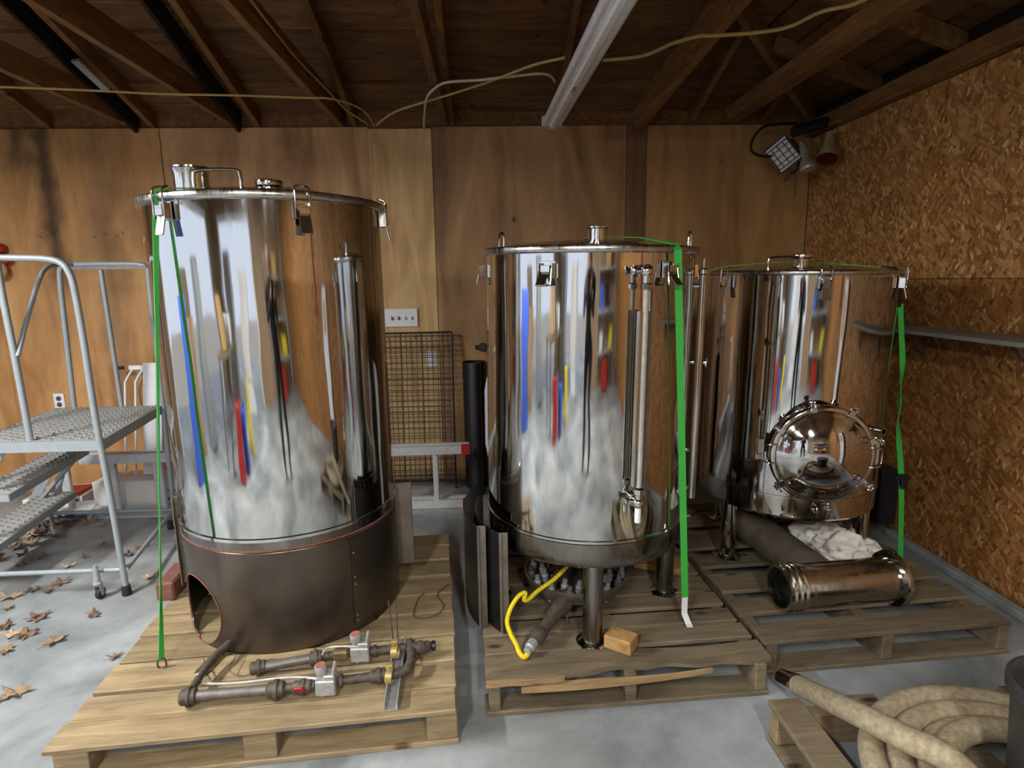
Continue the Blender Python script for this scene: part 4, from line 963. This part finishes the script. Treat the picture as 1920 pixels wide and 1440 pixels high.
def gasvalve(c):
    c = V(c); v = MB().box(c, (.065, .05, .055)); v.box(c+V((.012, .0, .035)), (.04, .045, .02)); v.cyl(c+V((-.01, -.0, -.03)), c+V((-.01, 0, -.01)), .026, n=8)
    v.bar(c+V((.022, -.01, .03)), c+V((.03, .015, .075)), .009, .02)
    vo = v.build('gas_valve', M['valve'], GT, bevel=.004)
    MB().lathe([(.0, 0), (.018, 0), (.020, .004), (.018, .028), (.017, .03), (0, .03)], c+V((-.014, -.002, .045)), (-.1, -.1, 1), 24).build('valve_knob', M['valve'], vo)
    MB().lathe([(0, 0), (.0145, 0), (.0145, .002), (0, .002)], c+V((-.017, -.005, .0745)), (-.1, -.1, 1), 20).build('red_cap', M['redcap'], vo)
    return vo
gasvalve(A(613, 1283, .18)); gasvalve(A(677, 1222, .18))
pipe([A(640, 1276), A(718, 1266)], .0155)
MB().lathe([(.0, 0), (.022, 0), (.022, .012), (0, .012)], A(636, 1277), A(718, 1266)-A(636, 1277), 20).build('collar', M['iron'], GT)
fitting(A(694, 1270), A(724, 1264), .022)
t_ = A(742, 1262, .19)
pipe([A(718, 1266), A(745, 1262, .18), A(765, 1252, .185), A(772, 1232, .19), A(770, 1215, .19), A(768, 1205, .19)], .017, 'iron', 'elbow')
fitting(A(768, 1218, .19), A(806, 1211, .18), .02, 'tee'); pipe([A(800, 1212, .18), A(812, 1210, .18)], .013)
MB().lathe([(.012, 0), (.018, .004), (.018, .015), (.012, .018)], A(808, 1211, .18), (1, .1, 0), 16).build('collar', M['black'], GT)
pipe([A(474, 1254), A(592, 1233)], .0165, 'iron_grey'); fitting(A(468, 1255), A(500, 1248), .022, 'elbow')
fitting(A(580, 1236), A(604, 1231), .025); pipe([A(600, 1231), A(662, 1224)], .014)
MB().box(A(640, 1226, .18), (.055, .035, .035)).build('brass_block', M['brass'] if False else plain('old_bronze', '#6b5a3c', .5, .4, .2, 50, .2), GT, bevel=.006)
pipe([A(695, 1221), A(765, 1214)], .0155)
MB().lathe([(.0, 0), (.021, 0), (.021, .012), (0, .012)], A(700, 1221), A(765, 1214)-A(700, 1221), 20).build('collar', M['iron'], GT)
# strut channel and gold clamps
s0, s1_ = A(733, 1332, .145), A(752, 1200, .145); dd = (s1_-s0); sdv = dd.cross(V((0, 0, 1))).normalized()
ch = MB().bar(s0, s1_, .042, .003)
for e in (-1, 1): ch.bar(s0+sdv*e*.02+V((0, 0, .015)), s1_+sdv*e*.02+V((0, 0, .015)), .003, .03)
ch.build('strut_channel', M['galv'], GT)
for p in ((731, 1268, .185), (741, 1222, .185)):
    c = at(p[0], p[1], Z=p[2]); cl = MB().tube([c+V((math.cos(a)*.0, math.cos(a)*.024, math.sin(a)*.024)) for a in [PI*i/10 for i in range(11)]], .003, 6) if False else MB().lathe([(.021, -.012), (.025, -.012), (.025, .012), (.021, .012)], c, (1, -.12, 0), 24, closed=True)
    cl.box(c+V((0, 0, .034)), (.024, .016, .022)); co = cl.build('pipe_clamp', M['brass'], GT, bevel=.001)
    MB().lathe([(.0, -.014), (.006, -.014), (.006, .014), (0, .014)], c+V((0, 0, .036)), (0, 1, 0), 6).build('clamp_bolt', M['brass'], co)
for dx in (-.008, .008):
    p = A(742, 1205, .2); MB().tube([p+V((dx, 0, 0)), p+V((dx*1.6-.005, .0, .165))], .0028, 8).build('threaded_rod', M['iron'], GT)
MB().tube(smooth([A(372, 1262, .2), A(368, 1275, .18), A(390, 1282, .165), A(450, 1280, .165), A(520, 1272, .175), A(560, 1270, .19), A(598, 1273, .2)], 6), .004, 8).build('thermocouple_wire', M['alu'], GT)['label'] = 'shiny white thermocouple tube'
MB().tube(smooth([A(604, 1227, .2), A(615, 1215, .2), A(640, 1212, .205), A(672, 1213, .205)], 6), .0035, 8).build('thermocouple_wire', M['alu'], GT)
for pts in ([(445, 1225), (430, 1255), (455, 1268), (485, 1255), (500, 1240), (515, 1236), (545, 1248), (575, 1240), (595, 1224), (610, 1230)], [(382, 1235), (388, 1262), (398, 1278), (405, 1268), (395, 1258), (385, 1270)]):
    MB().tube(smooth([A(x, y, .17) for x, y in pts], 5), .0016, 6).build('loose_wire', M['iron'], GT)
lw = MB().tube(smooth([at(x, y, Z=.146) for x, y in ((795, 1112), (783, 1125), (776, 1155), (800, 1158), (822, 1150), (832, 1135), (820, 1115), (835, 1100), (842, 1095))], 5), .002, 6).build('bent_wire', M['iron'])
tag(lw, 'thin bent dark wire lying on the right side of the pine pallet', 'wire')
hr = tag(MB().tube([at(480, 1263, Z=.146), at(790, 1233, Z=.146)], .003, 8).build('thin_rod', M['iron']), 'long thin dark rod lying between the two gas valves', 'rod')
# reddish block beside tank 1
q = at(338, 1120, Z=0)
tag(MB().box((-1.425, 2.50, .185), (.075, .2, .085), (0, 0, .1)).build('brown_block', M['brick'], bevel=.008), 'reddish brown block at the left edge of the pine pallet, behind the skirt', 'block')

# ================================================================= UNDER TANK 2
for k_i, (pts, lab) in enumerate((([(898, 1232), (886, 1180), (884, 1060)], 'outer dull sheet-metal shield curved round the left of the middle tank'), ([(932, 1235)], 'inner dull sheet-metal shield curved close to the middle tank legs'))):
    cx, cy = TK[2][0], TK[2][1]; R = .50 if k_i == 0 else .455; a0, a1 = (-62, -118) if k_i == 0 else (-52, -112)
    sh = empty('heat_shield', (cx-R*.9, cy-.1, .14)); tag(sh, lab, 'metal sheet')
    mb = MB(); n = 18; vs = []; h1 = .56 if k_i == 0 else .55
    for i in range(n+1):
        d = rad(a0+(a1-a0)*i/n)
        for rr, z in ((R, .142), (R+.003, .142), (R+.003, h1-.14*0), (R, h1)): vs.append(V((cx, cy, 0))+d*rr+V((0, 0, z)))
    fs = [(i*4+k, i*4+(k+1) % 4, i*4+4+(k+1) % 4, i*4+4+k) for i in range(n) for k in range(4)]+[(3, 2, 1, 0), tuple(n*4+k for k in range(4))]
    mb.add(vs, fs).build('sheet', M['blacksheet'], sh)
    d = rad(a0); e = V((1, .1, 0)) if k_i == 0 else V((1, 0, 0)); p = V((cx, cy, 0))+d*R
    MB().bar(p+e*.016+V((0, -.0, .142)), p+e*.016+V((0, 0, h1)), .034, .003, up=(0, 1, 0)).build('flange', M['sheetgrey'], sh, bevel=.001)
    d2 = tan(a0); MB().bar(p+V((0, 0, .142))+d2*.0, p+V((0, 0, h1)), .03, .003, up=d).build('edge_strip', M['sheetgrey'], sh)
# burner
BC = V((.36, 2.36, .14)); BU = empty('gas_burner', BC); tag(BU, 'cast iron multi-jet gas burner under the middle tank', 'burner')
MB().lathe([(0, .012), (.1, .012), (.17, .035), (.215, .075), (.225, .11), (.218, .112), (.205, .08), (.16, .045), (.09, .03), (0, .03)], BC, (0, 0, 1), 40).build('bowl', M['sheetgrey'], BU)
for k_i in range(30):
    a = 2*PI*k_i/30; rr = .19 if k_i % 2 else .14
    p = BC+V((rr*math.cos(a), rr*math.sin(a), .045)); q = p+V((.012*math.cos(a+1), .012*math.sin(a+1), .085))
    MB().lathe([(.009, 0), (.009, .03), (.016, .035), (.016, .06), (.01, .065), (.01, .085)], p, q-p, 10).build('jet', M['galv'] if k_i % 3 else M['iron_grey'], BU)
for rr in (.14, .19): MB().tube([BC+V((rr*math.cos(a), rr*math.sin(a), .06)) for a in [2*PI*i/40 for i in range(40)]], .013, 8, closed=True).build('ring_tube', M['iron'], BU)
v0, v1 = at(1060, 1125, Z=.21), at(1000, 1205, Z=.18); vl = (v1-v0).length
MB().lathe([(r_, h_*vl) for r_, h_ in ((.0, 0), (.038, 0), (.04, .12), (.03, .3), (.024, .55), (.022, .75), (.028, .78), (.029, .9), (.024, .94), (.022, 1.), (0, 1.))], v0, v1-v0, 24).build('venturi', M['iron'], BU)
MB().lathe([(.02, 0), (.02, .03), (.014, .035), (.014, .05), (0, .05)], v1, v1-v0, 8).build('hose_nut', M['galv'], BU)
MB().sphere(v0+V((.01, .02, 0)), .04, 16, (1, 1, .8)).build('burner_hub', M['iron'], BU)
MB().cyl(at(1063, 1170, Z=.142), at(1063, 1140, Z=.2), .004, n=8).build('support_pin', M['iron'], BU)
hp_ = [at(1070, 1055, Y=2.25), at(1040, 1085, Y=2.2), at(1012, 1105, Y=2.16), at(992, 1122, Y=2.13), at(983, 1124, Y=2.11), at(984, 1112, Y=2.10), at(972, 1118, Y=2.09), at(958, 1140, Y=2.06), at(951, 1165, Y=2.035), at(958, 1190, Z=.185), at(968, 1208, Z=.17), at(974, 1224, Z=.158), at(983, 1232, Z=.156), at(991, 1224, Z=.16), at(997, 1214, Z=.17)]
pts = smooth(hp_, 14)
tag(MB().tube(pts, [.0088+.0011*(1 if i % 2 else -1) for i in range(len(pts))], 10).build('gas_hose', M['yellow']), 'yellow corrugated gas hose hanging below the middle tank', 'hose')
c = at(1165, 1208, Z=.165)
tag(MB().box((.466, 1.955, .168), (.105, .075, .052), (0, 0, -.62)).build('wood_block', M['block'], bevel=.003), 'short sawn wood block on the front board of the middle pallet', 'wood block')
mb = MB().prism([(-.14, .02), (.05, -.07), (.12, -.01), (.11, .06), (-.08, .06)], (.80, 2.53, .142), (1, 0, 0), (0, 1, 0), .03)
tag(mb.build('wood_offcut', M['block'], bevel=.003), 'angular board offcut behind the strap of the middle tank', 'wood offcut')

# ================================================================= UNDER TANK 3
DT = empty('duct_tee', (1.4, 2.13, .14)); tag(DT, 'steel tee duct lying on the corner pallet with an open ribbed end', 'duct')
rr = .088; zc = .14+rr+.012
cL, cR = V((1.155, 2.155, zc)), V((1.665, 2.20, zc)); ax = (cR-cL).normalized()
L = (cR-cL).length
MB().lathe([(rr, .06), (rr, L), (rr-.004, L), (rr-.004, .06)], cL, ax, 48, closed=True).build('duct_pipe', M['steel_duct'], DT)
pr = [(rr-.008, 0), (rr+.004, 0), (rr+.006, .01)]
for i in range(3): pr += [(rr+.001, .016+i*.024), (rr+.008, .024+i*.024), (rr+.008, .03+i*.024), (rr+.001, .036+i*.024)]
pr += [(rr+.001, .098), (rr-.004, .098), (rr-.008, .05)]
sl = MB().lathe(pr, cL, ax, 48, closed=True).build('ribbed_sleeve', M['steel_duct'], DT)
for i in range(3): MB().cyl(cL+ax*(.022+i*.025)+V((0, -.012, -rr-.002)), cL+ax*(.022+i*.025)+V((0, -.035, -rr+.01)), .007, n=10).build('band_screw', M['steel_sm'], sl)
MB().lathe([(0, .12), (rr-.006, .12), (rr-.006, .125), (0, .125)], cL, ax, 32).build('inner_disc', M['black'], DT)  # black disc darkens the inside of the open end
MB().lathe([(rr, 0), (rr+.022, .004), (rr+.026, .016), (rr+.022, .03), (rr, .034)], cR-ax*.03, ax, 48, closed=True).build('end_flange', M['steel_mid'], DT)
MB().lathe([(0, 0), (rr-.002, 0), (rr-.002, .004), (0, .004)], cR-ax*.01, ax, 32).build('end_plate', M['steel_duct'], DT)
a0 = cL.lerp(cR, .42)+V((0, .02, .0)); a1 = V((1.30, 2.86, zc+.0))
MB().lathe([(rr-.006, .0), (rr-.006, (a1-a0).length), (rr-.01, (a1-a0).length), (rr-.01, .0)], a0, a1-a0, 44, closed=True).build('branch_pipe', M['sheetgrey'], DT)
MB().tube(smooth([at(1540, 1068, Z=.33), at(1510, 1062, Z=.335), at(1490, 1052, Z=.335), at(1505, 1070, Z=.33)], 4), .002, 6).build('tie_wire', M['iron'], DT)
# fluffy white rag
RG = empty('rag_heap', (1.62, 2.55, .14)); tag(RG, 'fluffy heap of white wadding beside the steel tee duct', 'wadding')
random.seed(11)
for (x0, y0, z0, sx) in ((1.62, 2.68, .21, .13), (1.655, 2.53, .225, .13), (1.71, 2.41, .2, .09)):
    mb = MB(); mb.sphere((x0, y0, z0), 1, 40, (sx, .12, .075))
    for v in mb.v:
        d = (v-V((x0, y0, z0))); nn = noise.fractal(v*13, 1., 2., 5)+.6*noise.noise(v*40)
        v += d*(.34*nn)
        v.z = max(v.z, .143)
    mb.build('wad', M['rag'], RG, subs=1)
cu = MB()
for i in range(90):
    p = V((random.uniform(1.55, 1.77), random.uniform(2.37, 2.76), .2+random.uniform(0, .07)))
    q = [p+V((random.uniform(-.02, .02), random.uniform(-.02, .02), random.uniform(-.01, .02))) for _ in range(4)]
    cu.tube(smooth(q, 3), .0035, 5)
tag(cu.build('loose_fibres', M['rag'], RG), kind='stuff')
for (x, y, wd, h, lab) in ((2.02, 3.08, .12, .5, 'black box standing right behind the shortest tank'), (2.14, 2.98, .1, .3, 'low black box between the corner strap and the wall')):
    b = empty('black_box', (x, y, .14)); tag(b, lab, 'box')
    MB().box((x, y, .145+h/2), (wd, .12, h)).build('box', M['black'], b, bevel=.006)
    MB().box((x, y, .147+h), (wd*.9, .1, .01)).build('box_lid', M['rubber'], b, bevel=.002)

# ================================================================= HOSE, BUCKET
HS = empty('suction_hose', (1.36, 1.2, .14)); tag(HS, 'coiled cream suction hose on the pallet at the bottom right', 'hose')
pts = []
cc = V((1.375, 1.2, 0)); rs = [(.385, .178), (.318, .18), (.252, .18), (.212, .21)]
N = 300
for i in range(N):
    t = i/N*4; k_i = min(3, int(t)); f_ = t-k_i; ra, za = rs[k_i]; rb_, zb_ = rs[min(3, k_i+1)]
    s_ = max(0, min(1, (f_-.75)/.25)); s_ = s_*s_*(3-2*s_)
    r_ = ra+(rb_-ra)*s_; z_ = za+(zb_-za)*s_; a = -1.9-t*2*PI
    pts.append(cc+V((r_*math.cos(a), r_*math.sin(a), z_)))
start = [at(1495, 1284, Z=.07), at(1520, 1296, Z=.12), at(1560, 1316, Z=.2), at(1620, 1345, Z=.27), at(1700, 1386, Z=.3), at(1790, 1432, Z=.3), V((1.12, 1.05, .28)), V((1.16, .90, .24)), V((1.22, .83, .2))]
start = smooth(start, 8)
full = start+pts
hb = MB().tube(full, [.0335 for i in range(len(full))], 20).build('hose_body', M['hose'], HS)
e = at(1495, 1284, Z=.07); e2 = at(1466, 1270, Z=.045); dv = (e2-e)
MB().lathe([(.034, -.02), (.036, .0), (.033, .03), (.03, dv.length), (.024, dv.length+.004), (.022, 0.0)], e, dv, 28, closed=True).build('end_fitting', M['steel_sm'], HS)['label'] = 'shiny metal tube end of the hose'
BX = 1.425; BK = empty('bucket', (BX, 1.2, .14)); tag(BK, 'dark grey round bucket cut off at the bottom right corner', 'bucket')
MB().lathe([(.0, .0), (.125, .0), (.142, .30), (.148, .305), (.148, .325), (.14, .325), (.14, .31), (.12, .01), (0, .01)], (BX, 1.2, .14), (0, 0, 1), 56).build('pail', M['bucket'], BK)
MB().lathe([(.149, .31), (.156, .312), (.156, .34), (.146, .344), (.138, .338), (.134, .326), (0, .322), (0, .318), (.14, .31)], (BX, 1.2, .14), (0, 0, 1), 56).build('bucket_lid', M['bucket'], BK)

# ================================================================= LEAVES
random.seed(5)
def leaf_mesh(seed, mat):
    rnd = random.Random(seed); mb = MB(); n = 20; vs = [V((0, 0, .006))]
    for i in range(n):
        a = 2*PI*i/n; lobe = abs(math.cos(2.5*a)); r = .028+.036*lobe**1.5*(1 if i % 2 == 0 else .8)+rnd.uniform(-.004, .004)
        z = .004+.022*rnd.random()*(r/.06)**2+.008*math.sin(3*a+seed)
        vs.append(V((r*math.cos(a), r*.8*math.sin(a), max(.002, z))))
    mb.add(vs, [(0, i+1, (i+1) % n+1) for i in range(n)])
    mb.tube([V((-.03, 0, .006)), V((-.06, .005, .004)), V((-.085, .0, .008))], .0012, 5)
    o = mb.build('maple_leaf', mat, flat=True); return o
protos = [leaf_mesh(i, M[mt]) for i, mt in enumerate(('leaf', 'leaf2', 'leaf3', 'leaf', 'leaf2'))]
used = set()
def put_leaf(p, rz, sc, grp, lab):
    k = random.randrange(5); src = protos[k]
    if k in used: o = src.copy(); col.objects.link(o)
    else: o = src; used.add(k)
    o.location = p; o.rotation_euler = (random.uniform(-.15, .15), random.uniform(-.15, .15), rz); o.scale = (sc, sc, sc); o['label'] = lab; o['category'] = 'leaf'; o['group'] = grp
spots = [(115, 1093), (40, 1060), (60, 1107), (15, 1140), (75, 1155), (70, 1160), (175, 1153), (102, 1202), (215, 1232), (25, 1190), (10, 1175), (30, 1300), (10, 1220), (160, 1045), (195, 1020), (265, 1025), (255, 1038), (240, 1040), (130, 1062), (282, 1083), (75, 1045), (190, 985), (20, 1120), (50, 1190), (5, 1310), (90, 1110)]
for s_ in spots: put_leaf(at(*s_, Z=.004), random.uniform(0, 6), random.uniform(.45, .85), 'scattered dry leaves on the concrete', 'dry brown maple leaf scattered on the concrete left of the pallets')
for i in range(70):
    x = random.triangular(-3.7, -2.35, -3.0); y = 3.25+random.uniform(-.35, .42)
    put_leaf(V((x, y, .004+random.uniform(0, .045))), random.uniform(0, 6), random.uniform(.7, 1.2), 'leaves heaped behind the rolling ladder', 'dry leaf in the drift heaped behind the rolling ladder by the wall')
for k in range(5):
    if k not in used: bpy.data.objects.remove(protos[k])

# ================================================================= BEHIND THE CAMERA (seen mirrored in the tanks)
def simple(name, parts, lab, cat):
    r = empty(name, parts[0][1]); tag(r, lab, cat)
    for (nm, c, d, mt) in parts: MB().box(c, d).build(nm, M[mt], r, bevel=.004)
    return r
simple('white_board', [('panel', (XR-.05, .82, .78), (.03, .26, 1.3), 'white'), ('tan_paper', (XR-.068, .82, 1.18), (.004, .12, .3), 'paper')], 'narrow white board leaning on the right wall, mirrored in the tanks', 'board')
simple('spirit_level', [('level_body', (XR-.03, .25, 1.75), (.03, .06, 1.1), 'red')], 'long red level hanging on the right wall, mirrored in the tanks', 'level')
simple('metal_shelf', [('shelf', (1.2, YF+.25, .5), (1.6, .45, .04), 'galv'), ('shelf', (1.2, YF+.25, 1.0), (1.6, .45, .04), 'galv'), ('shelf', (1.2, YF+.25, 1.5), (1.6, .45, .04), 'galv'), ('post', (.42, YF+.05, .9), (.04, .04, 1.8), 'galv'), ('post', (1.98, YF+.05, .9), (.04, .04, 1.8), 'galv'), ('post', (.42, YF+.45, .9), (.04, .04, 1.8), 'galv'), ('post', (1.98, YF+.45, .9), (.04, .04, 1.8), 'galv')], 'grey storage rack at the rear wall behind the camera', 'shelf')
for x, z, d, mt, lab in ((.7, 1.15, (.3, .3, .26), 'blue', 'blue bin on the middle rack shelf'), (1.2, 1.14, (.35, .3, .24), 'black', 'black case on the middle rack shelf'), (1.7, .64, (.3, .3, .24), 'yellow', 'yellow bin on the low rack shelf'), (.75, .63, (.3, .3, .22), 'whitecard', 'white box on the low rack shelf'), (1.3, 1.64, (.4, .3, .24), 'paper', 'tan carton on the top rack shelf'), (1.2, .2, (.5, .35, .35), 'red', 'red tool box on the floor under the rack')):
    b = empty('storage_bin', (x, YF+.25, z)); tag(b, lab, 'bin'); MB().box((x, YF+.25, z), d).build('bin_body', M[mt], b, bevel=.01); MB().box((x, YF+.25, z+d[2]/2+.01), (d[0]+.02, d[1]+.02, .02)).build('bin_lid', M[mt], b, bevel=.004)
simple('work_table', [('table_top', (-2.6, -.9, .9), (.5, 1.5, .04), 'oldwood'), ('leg', (-2.8, -1.6, .44), (.05, .05, .88), 'iron_grey'), ('leg', (-2.4, -1.6, .44), (.05, .05, .88), 'iron_grey'), ('leg', (-2.8, -.2, .44), (.05, .05, .88), 'iron_grey'), ('leg', (-2.4, -.2, .44), (.05, .05, .88), 'iron_grey')], 'narrow work table in front of the open left door', 'table')
for p, d, mt, lab, nm in (((-2.6, -.5, 1.15), (.2, .2, .46), 'paper', 'tall tan carton on the work table', 'carton'), ((-2.6, -1.1, 1.07), (.25, .25, .3), 'white', 'white tub on the work table', 'tub'), ((-2.0, -.3, .3), (.22, .22, .6), 'red', 'red fuel can on the floor by the work table', 'fuel_can'), ((-1.85, -.65, .25), (.2, .2, .5), 'blue', 'blue tub on the floor by the work table', 'tub'), ((-1.7, -1.2, .3), (.12, .2, .6), 'yellow', 'yellow caddy on the floor behind the camera', 'caddy')):
    b = empty(nm, p); tag(b, lab, 'box'); MB().box(p, d).build('body', M[mt], b, bevel=.02); MB().box(V(p)+V((0, 0, d[2]/2+.01)), (d[0]*.6, d[1]*.6, .02)).build('cap', M['black'], b, bevel=.004)
simple('steel_cabinet', [('cabinet_body', (-3.0, -2.7, .9), (.5, .45, 1.8), 'galv'), ('cabinet_door', (-3.0, -2.465, .9), (.46, .02, 1.7), 'sheetgrey')], 'grey steel cabinet added in front of the rear door to break up its reflection', 'cabinet')  # invented cabinet, fridge, locker and boards break up the bright door reflections
simple('white_fridge', [('fridge_body', (-1.75, -2.9, .8), (.55, .5, 1.6), 'white'), ('fridge_door', (-1.75, -2.635, .95), (.54, .03, 1.2), 'whitecard')], 'white fridge added in front of the rear door to break up its reflection', 'fridge')
simple('grey_locker', [('locker_body', (XL+.35, -.1, .85), (.4, .4, 1.7), 'ladder'), ('locker_door', (XL+.565, -.1, .85), (.02, .36, 1.6), 'galv')], 'tall grey locker added in the open left door to break up its reflection', 'locker')
simple('plywood_offcut', [('sheet', (XL+.2, .85, .8), (.03, .5, 1.6), 'oldwood'), ('sheet', (XL+.25, .75, .6), (.03, .5, 1.2), 'rearwall')], 'old boards added in the open left door to break up its reflection', 'boards')
simple('blue_tarp', [('tarp', (XL+.9, 1.45, .7), (.06, .5, 1.4), 'blue')], 'folded blue tarpaulin standing in the open left door', 'tarp')

# photographer, standing behind the camera with the phone held up
PE = empty('person', (0, -.42, 0)); tag(PE, 'person in dark jacket and trousers holding up a phone, mirrored in the tanks', 'person')
def skin_body(name, verts, edges, radii, mat, parent, lv=2, root=0):
    me = bpy.data.meshes.new(name); inv = MW[parent].inverted(); me.from_pydata([tuple(inv @ V(q)) for q in verts], edges, []); o = bpy.data.objects.new(name, me); col.objects.link(o); o.parent = parent
    md = o.modifiers.new('skin', 'SKIN'); md.use_smooth_shade = True
    for i, r in enumerate(radii):
        me.skin_vertices[0].data[i].radius = (r, r) if not isinstance(r, tuple) else r
        me.skin_vertices[0].data[i].use_root = (i == root)
    s = o.modifiers.new('subdivision', 'SUBSURF'); s.levels = s.render_levels = lv
    me.materials.append(mat); return o
y = -.42
bv_ = [(0, y, .95), (0, y, 1.12), (0, y, 1.32), (0, y, 1.45), (0, y+.01, 1.53),
       (-.09, y, .9), (-.11, y, .5), (-.12, y-.02, .09), (-.12, y+.13, .04), (.09, y, .9), (.11, y, .5), (.12, y-.02, .09), (.12, y+.13, .04),
       (-.19, y, 1.42), (-.24, y+.03, 1.17), (-.09, y+.27, 1.36), (.19, y, 1.42), (.24, y+.03, 1.17), (.09, y+.27, 1.36)]
be = [(0, 1), (1, 2), (2, 3), (3, 4), (0, 5), (5, 6), (6, 7), (7, 8), (0, 9), (9, 10), (10, 11), (11, 12), (3, 13), (13, 14), (14, 15), (3, 16), (16, 17), (17, 18)]
br_ = [.14, .13, .15, .11, .055, .09, .062, .045, .035, .09, .062, .045, .035, .065, .048, .03, .065, .048, .03]
skin_body('body', bv_, be, br_, M['cloth'], PE)
hd = MB().sphere((0, y+.02, 1.66), .1, 24, (.78, .95, 1.15)); hd.sphere((0, y+.118, 1.64), .018, 10, (.8, 1, 1.2))
for s in (-1, 1): hd.sphere((s*.08, y+.02, 1.65), .022, 10, (.4, .8, 1.2))
hd.cyl((0, y, 1.5), (0, y+.01, 1.6), .05, n=16)
H = hd.build('head', M['skin'], PE)
for s in (-1, 1): MB().sphere((s*.032, y+.105, 1.665), .011, 10).build('eye', M['white'], H)
MB().box((0, y+.113, 1.60), (.045, .008, .008)).build('mouth', M['redcap'], H, bevel=.002)
MB().sphere((0, y+.0, 1.69), .102, 24, (.82, .98, 1.05)).build('hair', M['cloth'], H)
for s in (-1, 1):
    w_ = V((s*.09, y+.28, 1.365)); p_ = V((s*.078, -.055, 1.44))
    vv = [w_, w_.lerp(p_, .6), p_]; ee = [(0, 1), (1, 2)]; rr_ = [.026, .03, .026]
    skin_body('hand', vv, ee, rr_, M['skin'], PE)
    for i in range(4):
        b0 = p_+V((0, .0, .03-i*.02)); L_ = (.03, .034, .031, .024)[i]
        skin_body('finger', [b0, b0+V((s*.004, .03, 0)), b0+V((-s*.012, .03+.5*L_*.3, 0))], [(0, 1), (1, 2)], [.009, .008, .007], M['skin'], PE, 1)
    b0 = p_+V((0, -.01, .02)); skin_body('thumb', [b0, b0+V((-s*.02, -.012, .018)), b0+V((-s*.035, -.002, .02))], [(0, 1), (1, 2)], [.01, .009, .008], M['skin'], PE, 1)
ph = empty('phone', (0, -.04, 1.46)); tag(ph, 'black phone held up by the person, mirrored in the tanks', 'phone')
MB().box((0, -.05, 1.465), (.146, .008, .071)).build('phone_body', M['black'], ph, bevel=.003)
MB().box((0, -.0545, 1.465), (.136, .0012, .064)).build('screen', M['rubber'], ph)
